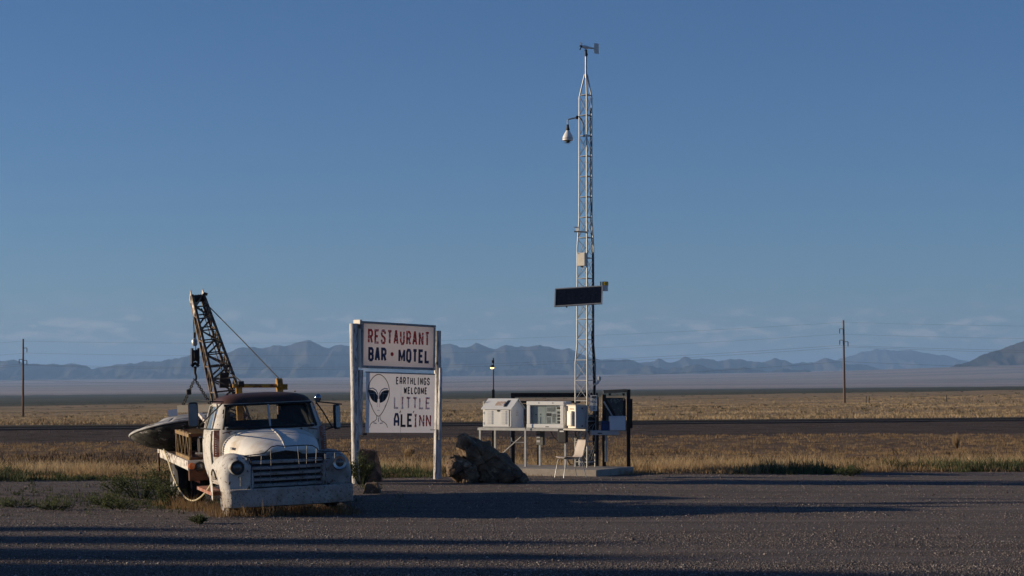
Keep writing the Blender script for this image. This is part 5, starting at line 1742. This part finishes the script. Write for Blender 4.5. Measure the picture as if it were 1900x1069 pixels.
# yellow-capped canister
yc = tw(1123, 531, .1)
yo = empty('beacon_canister', yc, 0, 'yellow-topped white canister beside the solar panel', 'canister')
MB().lathe([(.058, -.11), (.062, -.10), (.062, .01), (.058, .012)], 20).build('body', M['white_box'], yo, smooth=True)
MB().lathe([(.064, .012), (.072, .02), (.072, .085), (.068, .10), (.01, .105)], 24).build('cap', mk('cap_yellow', (.62, .36, .03), .5), yo, smooth=True)
MB().bar((-.05, 0, -.02), (-.24, -.06, -.02), .03, .03).build('arm', M['galv'], yo)
MB().tube([(-.10, -.02, -.02), (-.10, -.02, .10)], .014, 8).build('stub', M['dark_steel'], yo)
# small gauge lower on the right leg
gc = tw(1111.5, 704, .1)
go = empty('rain_gauge', gc, 0, 'small white gauge on the right leg of the tower', 'gauge')
MB().lathe([(.03, -.03), (.045, -.02), (.05, 0), (.05, .06), (.046, .065)], 20).build('cup', M['white_box'], go, smooth=True)
MB().tube([(0, 0, -.03), (-.03, 0, -.08), (-.10, -.02, -.12)], [.022, .03, .02], 10).build('holder', M['white_box'], go, smooth=True)

# plate with printed marks on the tower
pc = tw(1101.5, 748, -.2)
po = empty('warning_plate', pc, -10, 'narrow white plate with dark printed marks low on the tower', 'sign')
MB().box((0, 0, 0), (.155, .012, .35)).build('plate', M['grey_box'] if False else M['white_box'], po)
prn = MB().box((.012, -.0075, .135), (.10, .003, .05)).build('printed_band', M['paper_dark'], po)
ringp = MB(); ribbon(ringp, [(.012 + .04 * math.cos(t * math.pi / 10), .045 + .055 * math.sin(t * math.pi / 10)) for t in range(20)], .010, -.008, True)
ribbon(ringp, [(.012, .08), (.012, .01)], .008, -.0085); ribbon(ringp, [(-.01, .06), (.03, .03)], .008, -.009)
ringp.build('printed_emblem', M['paper_dark'], po)
for q in range(3):
    MB().box((.012, -.0075, -.04 - .045 * q), (.055, .003, .022)).build('printed_band', M['paper_dark'], po)

# cream meter cabinet against the tower
mo = empty('meter_cabinet', KW(kx(1061, y=TY - .06), TY - .06, TH + SZ + .04), -52, 'cream meter cabinet with a raised front door, beside the display case', 'cabinet')
mw, md, mh = .27, .36, .50
MB().box((0, md / 2, mh / 2), (mw, md, mh)).build('body', M['cream_box'], mo, bevel=.008)
MB().box((-.005, md * .5, mh + .012), (mw + .05, md + .04, .024)).build('lid', M['cream_box'], mo, bevel=.008)
d_ = MB().box((-.02, -.03, mh * .44), (mw * .58, .06, mh * .66)).build('door', M['cream_box'], mo, bevel=.008)
MB().box((-.02, -.063, mh * .42), (mw * .42, .006, mh * .52)).build('door_panel', M['white_box'], d_)
MB().box((0, -.004, mh * .86), (mw * .5, .006, .02)).build('vent_strip', M['tan_timber'], mo)
MB().box((mw / 2 + .003, md * .5, mh * .5), (.006, md * .94, mh * .94)).build('shaded_side', M['grey_box'], mo)  # grey sheet paints the shade on the cabinet's right side
for z_ in (.05, mh - .06):
    MB().box((mw / 2 + .010, md * .5, z_), (.012, .03, .03)).build('side_latch', M['black'], mo)
sh = MB().bar(KW(kx(1049), TY - .06, TH + SZ + .015), KW(kx(1090), TY - .06, TH + SZ + .005), .10, .035).build('timber_shelf', M['cream_box'])
tag(sh, 'short pale timber shelf under the cream meter cabinet', 'shelf')

# small boxes under the table
bo = MB().box((0, 0, 0), (.20, .12, .30)).build('control_box', M['black'], None, bevel=.01)
bo.location = KW(kx(1046, 820), TY - .04, kz(1046, 808.5, TY)); bo.rotation_euler = (0, 0, R(KR))
tag(bo, 'black control box fixed under the right end of the steel table', 'box')
MB().box((0, -.063, .10), (.10, .006, .03)).build('box_label', M['paper'], bo)
b2_ = MB().box((0, 0, 0), (.17, .10, .34)).build('breaker_box', M['panel_dark'], None, bevel=.008)
b2_.location = KW(kx(990, 820), TY + .35, kz(990, 812, TY + .35)); b2_.rotation_euler = (0, 0, R(KR))
tag(b2_, 'grey breaker box with pale labels under the middle of the table', 'box')
for z_, h_ in ((.11, .02), (.02, .05), (-.08, .05)):
    MB().box((-.03, -.053, z_), (.09, .006, h_)).build('box_label', M['grey_box'], b2_)
# conduit and loose cables
def wcable(name, pix, r, m, label):
    o = MB().tube([W(a, b_, d_) for a, b_, d_ in pix], r, 7).build(name, M[m], None, smooth=True)
    return tag(o, label, 'cable')
wcable('conduit', [(949, 812, 44.9), (950, 819, 44.9), (955, 821, 44.9), (972, 821, 44.8)], .013, 'galv', 'thin grey conduit looping under the white cabinet')
wcable('loose_cable', [(1022, 800, 43.6), (1027, 811, 43.6), (1035, 818, 43.6), (1044, 820, 43.6)], .009, 'black', 'thin black cable drooping left of the black control box')
wcable('loose_cable', [(1068, 806, 43.5), (1072, 815, 43.5), (1080, 817, 43.5), (1086, 812, 43.5), (1088, 803, 43.5)], .010, 'black', 'dark cable loop hanging under the cream meter cabinet')
wcable('loose_cable', [(1057, 805, 43.6), (1064, 818, 43.6), (1070, 832, 43.6), (1078, 850, 43.7), (1086, 866, 43.8)], .009, 'galv', 'pale cable running down from the table to the tower foot')
wcable('loose_cable', [(1092, 862, 43.5), (1098, 852, 43.5), (1102, 838, 43.5), (1104, 815, 43.5), (1102, 800, 43.5)], .011, 'black', 'black cable curving up beside the right leg of the tower')
wcable('loose_cable', [(1050, 835, 43.9), (1052, 852, 43.9), (1058, 862, 43.9), (1075, 864, 43.9)], .009, 'black', 'black cable trailing behind the chair')
eb_ = MB().box((0, 0, 0), (.20, .16, .40)).build('radio_enclosure', M['black'], None, bevel=.012)
eb_.location = W(1098, 786, 43.75); eb_.rotation_euler = (0, 0, R(-12))
tag(eb_, 'black radio enclosure strapped between the tower legs', 'box')
MB().box((0, -.083, .05), (.15, .008, .22)).build('cover', M['dark_steel'], eb_, bevel=.004)
for z_ in (-.15, .17):
    MB().box((0, 0, z_), (.21, .17, .02)).build('strap', M['galv'], eb_)
wcable('loose_cable', [(1090, 799, 43.4), (1094, 806, 43.4), (1099, 803, 43.4), (1101, 796, 43.4)], .010, 'black', 'short black cable looped under the radio enclosure')
wcable('loose_cable', [(972, 768, 43.7), (974, 778, 43.7), (973, 790, 43.7), (976, 797, 43.7)], .009, 'black', 'black cable between the louvred cabinet and the display case')
# battery crate at the tower foot
bc = empty('battery_box', W(1083, 866, 44.4) * 1.0, -20, 'black battery box sitting at the foot of the tower', 'box')
bc.location.z = SZ
MB().box((0, 0, .16), (.42, .3, .32)).build('body', M['black'], bc, bevel=.015)
MB().box((0, 0, .335), (.44, .32, .03)).build('lid', M['panel_dark'], bc, bevel=.008)
MB().box((0, 0, .40), (.20, .16, .10)).build('terminal_cover', M['grey_box'], bc, bevel=.01)

# dark timber frame along the back of the slab
BD = 46.2
fo = empty('timber_goalpost', (W(952, 718, BD).x, BD, 0), -3, 'dark timber goalpost frame behind the display case and tower', 'frame')
fxx = lambda px: (px - 952) / FPX * BD
ztop = EYE - (733 - HY) / FPX * BD
MB().bar((0, 0, 0), (0, 0, ztop - .05), .085, .085).build('post', M['dark_timber'], fo)
MB().bar((fxx(1108), 0, 0), (fxx(1108), 0, ztop - .05), .075, .085).build('post', M['dark_timber'], fo)
MB().bar((-.05, -.004, ztop), (fxx(1109), -.004, ztop), .10, .10).build('beam', M['dark_timber'], fo)
MB().bar((.05, .03, ztop - .165), (fxx(1077), .03, ztop - .165), .08, .05).build('lower_beam', M['dark_timber'], fo)
MB().box((fxx(990), .05, ztop - .42), (fxx(1062) - fxx(962), .03, .42)).build('back_board', M['panel_dark'], fo)
MB().bar((fxx(947) , -.03, 0), (fxx(947), -.03, ztop - .02), .02, .02).build('edge_strip', M['galv'], fo)
o = MB().bar(W(999, 864, 45.2), W(999, 800, 45.2), .06, .06).build('frame_post', M['panel_dark'])
tag(o, 'grey post standing behind the middle of the steel table', 'post')

# right-hand gate frame with its riveted panel
GD = 44.0
gd = empty('gate_frame', (W(1121, 718, GD).x, GD, 0), 4, 'dark gate frame with a riveted metal panel right of the tower', 'frame')
gxx = lambda px: (px - 1121) / FPX * GD
gz_ = lambda py: EYE - (py - HY) / FPX * GD
MB().bar((0, 0, SZ), (0, 0, gz_(732)), .075, .08).build('post', M['dark_timber'], gd)
MB().bar((-.045, .0, SZ), (-.045, 0, gz_(733)), .012, .05).build('post_edge', M['tan_timber'], gd)
MB().bar((gxx(1166), -.05, 0), (gxx(1166), -.05, gz_(722.5)), .075, .08).build('post', M['dark_timber'], gd)
MB().bar((gxx(1172), .04, gz_(795)), (gxx(1172), .04, gz_(740)), .05, .06).build('post_block', M['dark_timber'], gd)
MB().bar((-.02, 0, gz_(727)), (gxx(1163), -.02, gz_(725)), .05, .075).build('top_rail', M['tan_timber'], gd)
pan = MB().box((gxx(1141), .05, gz_(769)), (gxx(1160) - gxx(1122), .02, gz_(738) - gz_(800))).build('metal_panel', M['panel_dark'], gd)
for q in range(34):
    u, v = random.uniform(1133, 1157), random.choice([random.uniform(741, 748), random.uniform(757, 782)])
    MB().box((gxx(u), .037, gz_(v)), (.014, .006, .014)).build('rivet', M['galv'], pan)
MB().bar((gxx(1122), -.03, gz_(742)), (gxx(1142), -.03, gz_(775)), .045, .07).build('diagonal_brace', M['dark_timber'], gd)
MB().bar((gxx(1120), -.05, gz_(745)), (gxx(1138), -.05, gz_(776)), .02, .03).build('brace_edge', M['grey_box'], gd)
MB().bar((gxx(1159.5), .03, gz_(800)), (gxx(1159.5), .03, gz_(741)), .05, .04).build('panel_stile', M['black'], gd)
for u in (1131.5, 1157):
    MB().box((gxx(u), -.01, gz_(732)), (.05, .03, .05)).build('hanger', M['black'], gd)
MB().tube([(gxx(1157), -.01, gz_(733)), (gxx(1157.5), .0, gz_(752)), (gxx(1157), .02, gz_(780))], .007, 5).build('chain', M['dark_steel'], gd)
for q in range(3):
    MB().bar((gxx(1160), -.07, gz_(787 + 4 * q)), (gxx(1166), -.09, gz_(794 + 4 * q)), .02, .02).build('stay', M['dark_steel'], gd)

# shelf with white box and blue box
so2 = empty('bracket_shelf', W(1120, 803, 43.3), 2, 'grey metal bracket shelf between the tower and the gate frame', 'shelf')
s2x = lambda px: (px - 1120) / FPX * 43.3
MB().box((s2x(1121), 0, 0), (s2x(1147) - s2x(1095), .30, .10)).build('tray', M['grey_box'], so2, bevel=.008)
MB().box((s2x(1112), -.152, -.01), (.10, .01, .02)).build('slot', M['black'], so2)
MB().bar((s2x(1125), .05, -.05), (s2x(1125), .05, -.65), .05, .05).build('stand', M['galv'], so2)
wb = MB().box((0, 0, 0), (.35, .26, .305)).build('white_case', M['blue_shade_box'], None, bevel=.02)
wb.location = W(1145.5, 785, 43.25); wb.location.z = W(1120, 803, 43.3).z + .05 + .153
tag(wb, 'pale blue-white plastic case on the bracket shelf by the gate frame', 'case')
MB().box((0, 0, .158), (.365, .275, .022)).build('lid', M['blue_shade_box'], wb, bevel=.008)
MB().box((-.18, -.09, .10), (.03, .03, .10)).build('clasp', M['white_box'], wb)
MB().box((-.08, -.134, -.11), (.03, .012, .05)).build('clasp', M['blue_shade_box'], wb)
bb = MB().box((0, 0, 0), (.20, .20, .21)).build('blue_crate', M['blue_box'], None, bevel=.01)
bb.location = W(1123.5, 790, 43.3); bb.location.z = W(1120, 803, 43.3).z + .05 + .106
tag(bb, 'dark blue box beside the pale case on the bracket shelf', 'box')
MB().box((0, -.103, .06), (.17, .008, .012)).build('lid_seam', M['black'], bb)

# lamp on a pole behind the cabinet
lo = empty('lamp_pole', (W(915.5, 718, 46.4).x, 46.4, 0), 0, 'slim dark pole with a small lit lamp behind the white cabinet', 'lamp')
lz = lambda py: EYE - (py - HY) / FPX * 46.4
MB().bar((0, 0, 0), (0, 0, lz(723)), .062, .062).build('base_post', M['dark_timber'], lo)
MB().tube([(0, -.005, lz(724)), (.0, -.005, lz(664))], .016, 10).build('pipe', M['dark_steel'], lo, smooth=True)
MB().box((-.01, -.03, lz(671)), (.06, .06, .07)).build('bracket', M['dark_steel'], lo, bevel=.01)
lp_ = Vector((-.028, -.10, lz(681)))
MB().lathe([(.012, .05), (.03, .045), (.045, .015), (.058, -.012), (.055, -.014)], 18, 'z', lp_).build('lamp_shade', M['dark_steel'], lo, smooth=True)
em = bpy.data.materials.new('lamp_glow'); em.use_nodes = True
eb = em.node_tree.nodes['Principled BSDF']
eb.inputs['Base Color'].default_value = (.9, .8, .5, 1)
eb.inputs['Emission Color'].default_value = (1, .66, .22, 1)
eb.inputs['Emission Strength'].default_value = 2.6
MB().lathe([(.005, -.05), (.03, -.045), (.048, -.028), (.05, -.012), (.03, .0)], 18, 'z', lp_).build('bulb', em, lo, smooth=True)

# stacking chair
chair = empty('stacking_chair', on(1058, 884, 0.0) * 1.0, 0, 'beige plastic stacking chair with thin metal legs beside the slab', 'chair')
chair.location = (W(1058, 718, 41.65).x, 41.65, 0)
chair.rotation_euler = (0, 0, R(-63))      # seat faces left and a little to the camera
cs, SH = 1.0, .43
rows = []
prof = [(-.24, .425), (-.22, .438), (-.12, .432), (.0, .425), (.10, .425), (.17, .44), (.215, .49), (.245, .58), (.28, .70), (.305, .79), (.312, .815)]
for y_, z_ in prof:
    wd_ = .215 if y_ < .1 else np.interp(z_, [.43, .5, .7, .82], [.215, .20, .20, .17])
    rows.append([(u * wd_, y_ - .02 * (abs(u) ** 2) * (1 if z_ > .5 else 0), z_ + .022 * abs(u) ** 3 * (1 if y_ < .15 else 0)) for u in np.linspace(-1, 1, 9)])
seat = MB().grid(rows).build('seat_shell', M['plastic_chair'], chair, smooth=True, solid=.005)
for sg in (-1, 1):
    MB().tube([(sg * .20, -.27, 0), (sg * .185, -.20, .37), (sg * .17, -.165, .412), (sg * .17, -.12, .417), (sg * .17, .10, .412), (sg * .175, .145, .40), (sg * .185, .17, .36), (sg * .215, .28, 0)], .010, 8).build('leg_frame', M['steel'], chair, smooth=True)
MB().tube([(-.17, -.10, .408), (.17, -.10, .408)], .010, 6).build('cross_bar', M['galv'], chair)
MB().tube([(-.17, .08, .405), (.17, .08, .405)], .010, 6).build('cross_bar', M['galv'], chair)

# ------------------------------------------------------------------ utility poles and wires
def pole(px, D, ptop, pbase, label, lean=0.0, zs=()):
    x = W(px, 718, D).x
    zb = float(ground_z(x, D))
    zt = EYE - (ptop - HY) / FPX * D
    o = empty('utility_pole', (x, D, zb - .3), 0, label, 'utility pole', 'utility poles beyond the highway')
    MB().tube([(0, 0, 0), (lean * .5, 0, (zt - zb) / 2), (lean, 0, zt - zb + .3)], [.19, .16, .12], 12).build('shaft', M['pole_wood'], o, smooth=True)
    out = []
    for k, (zz, side) in enumerate(zs):
        lx = lean * (zz - zb) / (zt - zb)
        if side:
            MB().bar((lx, -.05, zz - zb + .3 + .75), (lx + side * .60, -.05, zz - zb + .3 + .78), .06, .08).build('crossarm', M['pole_wood'], o)
            MB().lathe([(.02, .75), (.06, .70), (.07, .62), (.05, .58), (.07, .48), (.05, .44), (.07, .34), (.05, .3), (.065, .2), (.02, .1), (.02, 0)], 12, 'z', (lx + side * .60, -.05, zz - zb + .3)).build('insulator', M['dark_steel'], o, smooth=True)
        out.append(Vector((x + lx + side * .60, D - .05, zz)))
    return out
zr = lambda py, D: EYE - (py - HY) / FPX * D
DR, DL = 282.0, 302.0
wr = pole(1567, DR, 594, 748, 'tall brown utility pole on the plain right of the tower', -.15, [(zr(598, DR), 0), (zr(620, DR), -1), (zr(641, DR), -1), (zr(644, DR), 1), (zr(671, DR), 0)])
wl_ = pole(42.5, DL, 629, 773, 'brown utility pole on the plain left of the tow truck', .05, [(zr(633, DL), 0), (zr(655, DL), 1), (zr(676, DL), -1), (zr(678, DL), 1), (zr(705, DL), 0)])
nm_ = ['topmost', 'second highest', 'third highest', 'fourth highest', 'lowest']
for k in range(5):
    a, b_ = wl_[k], wr[k]
    step = b_ - a
    pts = []
    for s0, p, q in ((-1, a - step * 1.0 + Vector((0, 0, -1.0)), a), (0, a, b_), (1, b_, b_ + step * 1.0 + Vector((0, 0, -1.4)))):
        for i_ in range(24):
            t = i_ / 24
            pts.append(p.lerp(q, t) - Vector((0, 0, 4 * t * (1 - t) * (1.35 + .12 * k))))
    o = MB().tube(pts, .0115 if k in (2, 3, 4) else .009, 5, cap=False).build('power_line', M['wire'])
    tag(o, nm_[k] + ' wire strung between the two utility poles', 'wire', 'wires between the utility poles')
# fence posts in the grass
for px_, pyb, D_, h_, lb in ((1607, 748, 265, 1.05, 'left one of the two fence posts standing close together'), (1612.5, 748, 268, 1.0, 'right one of the two fence posts standing close together'), (1756, 747, 275, .95, 'lone fence post in the grass near the right edge')):
    x = W(px_, 718, D_).x
    o = MB().tube([(0, 0, -.2), (.02, 0, h_)], [.07, .06], 8).build('fence_post', M['post_dark'], None, smooth=True)
    o.location = (x, D_, float(ground_z(x, D_)))
    tag(o, lb, 'post', 'fence posts on the plain')

# ------------------------------------------------------------------ plants
def bush(name, loc, r, h, nstem, nleaf, leaf, mat, label, cat='bush', seed=1, stem_mat=None, leafw=.45, up=.55, group=None):
    rg = np.random.default_rng(seed)
    o = empty(name, loc, 0, label, cat, group)
    mb = MB()
    ends = []
    for k in range(nstem):
        a = rg.random() * 6.283
        rr = r * math.sqrt(rg.random())
        hh_ = h * (1 - .45 * (rr / r) ** 2) * (.7 + .4 * rg.random())
        p0 = Vector((math.cos(a) * rr * .25, math.sin(a) * rr * .25, -.02))
        p2 = Vector((math.cos(a) * rr, math.sin(a) * rr, hh_))
        p1 = p0.lerp(p2, .5) + Vector((0, 0, h * .10))
        mb.tube([p0, p1, p2], [.008, .006, .003], 4, cap=False)
        ends.append((p0, p1, p2))
    mb.build('stems', stem_mat or mat, o)
    vs, fs, tn = [], [], []
    for k in range(nleaf):
        p0, p1, p2 = ends[rg.integers(len(ends))]
        t = .25 + .8 * rg.random() ** .7
        p = (p0.lerp(p1, t * 2) if t < .5 else p1.lerp(p2, (t - .5) * 2)) + Vector(rg.normal(0, 1, 3)) * r * .10
        if p.z < .01: p.z = .01 + .04 * rg.random()
        d = Vector(rg.normal(0, 1, 3)); d.z = abs(d.z) * up * 2 + .1
        d.normalize()
        s = d.cross(Vector(rg.normal(0, 1, 3))).normalized()
        L = leaf * (.6 + .8 * rg.random())
        i0 = len(vs)
        vs += [p, p + d * L * .5 + s * L * leafw * .5, p + d * L, p + d * L * .5 - s * L * leafw * .5]
        fs.append((i0, i0 + 1, i0 + 2, i0 + 3))
        tn += [rg.random() * .6 + .4 * min(1, p.z / h)] * 4
    c = raw('foliage', np.array([tuple(v) for v in vs]), np.array(fs), mat, None, np.array(tn))
    c.parent = o
    return o
def gp(px, D):
    x = W(px, 718, D).x
    return Vector((x, D, float(ground_z(x, D))))
bush('weed_bush', gp(300, 34.6), .42, .70, 26, 1100, .055, M['weed'], 'tall green weed bush beside the rear wheel of the truck', seed=3, leafw=.28)
bush('weed_bush', gp(262, 35.6), .55, .52, 26, 1100, .055, M['weed'], 'broad green weed bush left of the truck bed', seed=4, leafw=.28)
bush('weed_bush', gp(222, 36.6), .50, .28, 22, 700, .05, M['weed'], 'low green weed clump left of the tall bushes', seed=5, leafw=.28)
bush('weed_bush', gp(312, 32.6), .30, .42, 16, 600, .06, M['weed'], 'small bright weed in front of the rear wheel', seed=6, leafw=.3)
bush('weed_bush', gp(672, 38.9), .30, .60, 26, 1900, .05, M['weed'], 'dark green shrub at the foot of the left sign post', seed=7, leafw=.3)
bush('weed_bush', gp(690, 36.4), .22, .14, 14, 320, .05, M['weed'], 'tiny green weed beside the small grey rock', seed=8, leafw=.3)
bush('weed_bush', gp(1575, 42.2), .34, .22, 18, 700, .05, M['weed'], 'green weed clump creeping onto the gravel at right', seed=9, leafw=.3)
for k, (px_, D_, r_, h_, lb) in enumerate(((220, 31.5, .34, .16, 'flat green weed patch on the gravel left of the truck'), (100, 30.9, .40, .10, 'flat yellowish weed patch near the left edge'), (35, 31.8, .45, .10, 'flat dark weed patch at the left edge of the gravel'), (190, 33.2, .30, .18, 'little weed tuft behind the flat patches'), (368, 27.6, .14, .10, 'tiny weed in front of the truck'))):
    bush('weed_patch', gp(px_, D_), r_, h_, 18, 420, .05, M['weed'], lb, 'weed', 20 + k, leafw=.3)
# pale plume plants
M['plume'] = tintmat('plume', [(0, (.30, .20, .10)), (1, (.48, .36, .21))], .9, .4)
bush('plume_plant', gp(1775, 68.0) + Vector((0, 0, .15)), .15, .50, 30, 420, .10, M['plume'], 'pale feathery plume plant by the road shoulder at right', 'plant', 31, leafw=.06, up=1.6)
bush('plume_plant', gp(760, 62.0), .22, .30, 30, 500, .08, M['plume'], 'round pale tuft beneath the sign panel', 'plant', 32, leafw=.15, up=1.2)
# dead grass round the wheels and under the bumper
xs_, ys_, hs_ = [], [], []
for _ in range(330):
    u = rng.random()
    p = TM @ Vector((rng.uniform(-1.15, 1.05), rng.uniform(-.25, 1.5) if u < .6 else rng.uniform(2.4, 5.6), 0))
    if u > .6: p = TM @ Vector((rng.uniform(-1.35, -.75), rng.uniform(1.5, 5.6), 0))
    xs_.append(p.x); ys_.append(p.y); hs_.append(.09 + .20 * rng.random() ** 2)
o_ = tufts('dead_grass', np.array(xs_), np.array(ys_), np.array(hs_), 12, .22, .008, M['dry_grass'], .9, rng.random(len(xs_)) * .5)
tag(o_, 'dead brown grass round the truck wheels and under the bumper')
n_ = 450
a_ = rng.normal(0, 1, (n_, 2))
xx = -6.6 + a_[:, 0] * 1.5; yy = 34.6 + a_[:, 1] * 1.9
kk = yy < 40.5
o_ = tufts('sparse_weeds', xx[kk], yy[kk], .03 + .10 * rng.random(kk.sum()) ** 2, 9, .16, .012, M['weed'], 1.0)
tag(o_, 'sparse green weeds sprouting through the gravel left of the truck')

# ------------------------------------------------------------------ unseen trees added off to the left to cast shade bands on the gravel
def shadow_tree(loc, r, h, seed, label):
    rg = np.random.default_rng(seed)
    o = empty('unseen_shadow_tree', loc, 0, label, 'tree', 'unseen trees added left of the lot for their shadows')
    mb = MB().tube([(0, 0, -.1), (.06, .03, h * .45), (0, .02, h * .9)], [.20, .13, .03], 8)
    for k in range(9):
        z = h * (.2 + .08 * k); a = rg.random() * 6.283
        mb.tube([(0, 0, z), (math.cos(a) * r * .8, math.sin(a) * r * .8, z + .7)], [.05, .015], 5)
    mb.build('trunk', M['pole_wood'], o, smooth=True)
    n = 15000
    u = rg.random(n)
    zc = .10 * h + .90 * h * u
    rad_ = r * (1 - u ** 5) ** .6 * (.9 + .1 * np.sin(zc * 3 + seed))
    a = rg.random(n) * 6.283
    q = np.sqrt(rg.random(n)) * rad_
    P_ = np.stack([np.cos(a) * q, np.sin(a) * q, zc], -1)
    keep = np.array([mnoise.noise(Vector(p) * 1.4 + Vector((seed, 0, 0))) > -.16 for p in P_])
    P_ = P_[keep]; n = len(P_)
    d = rg.normal(0, 1, (n, 3)); d[:, 2] = np.abs(d[:, 2]); d /= np.linalg.norm(d, axis=1)[:, None]
    e = np.cross(d, rg.normal(0, 1, (n, 3))); e /= np.linalg.norm(e, axis=1)[:, None]
    L = .34 * (.6 + .8 * rg.random(n))[:, None]
    V = np.stack([P_, P_ + d * L * .5 + e * L * .35, P_ + d * L, P_ + d * L * .5 - e * L * .35], 1).reshape(-1, 3)
    c = raw('crown', V, np.arange(n * 4).reshape(-1, 4), M['weed'], None, np.repeat(rg.random(n), 4))
    c.parent = o
for k, (x_, y_, r_, h_, lb) in enumerate(((-52, 23.9, .98, 10.4, 'unseen tree added for its shadow, closest to the viewer'), (-53, 25.9, .80, 9.9, 'second unseen tree added for its shadow left of the lot'), (-51, 27.75, .66, 9.4, 'third unseen tree added for its shadow left of the lot'), (-54, 29.8, .45, 9.0, 'slim fourth unseen tree added for its shadow left of the lot'))):
    shadow_tree((x_, y_, float(ground_z(x_, y_))), r_, h_, 50 + k, lb)
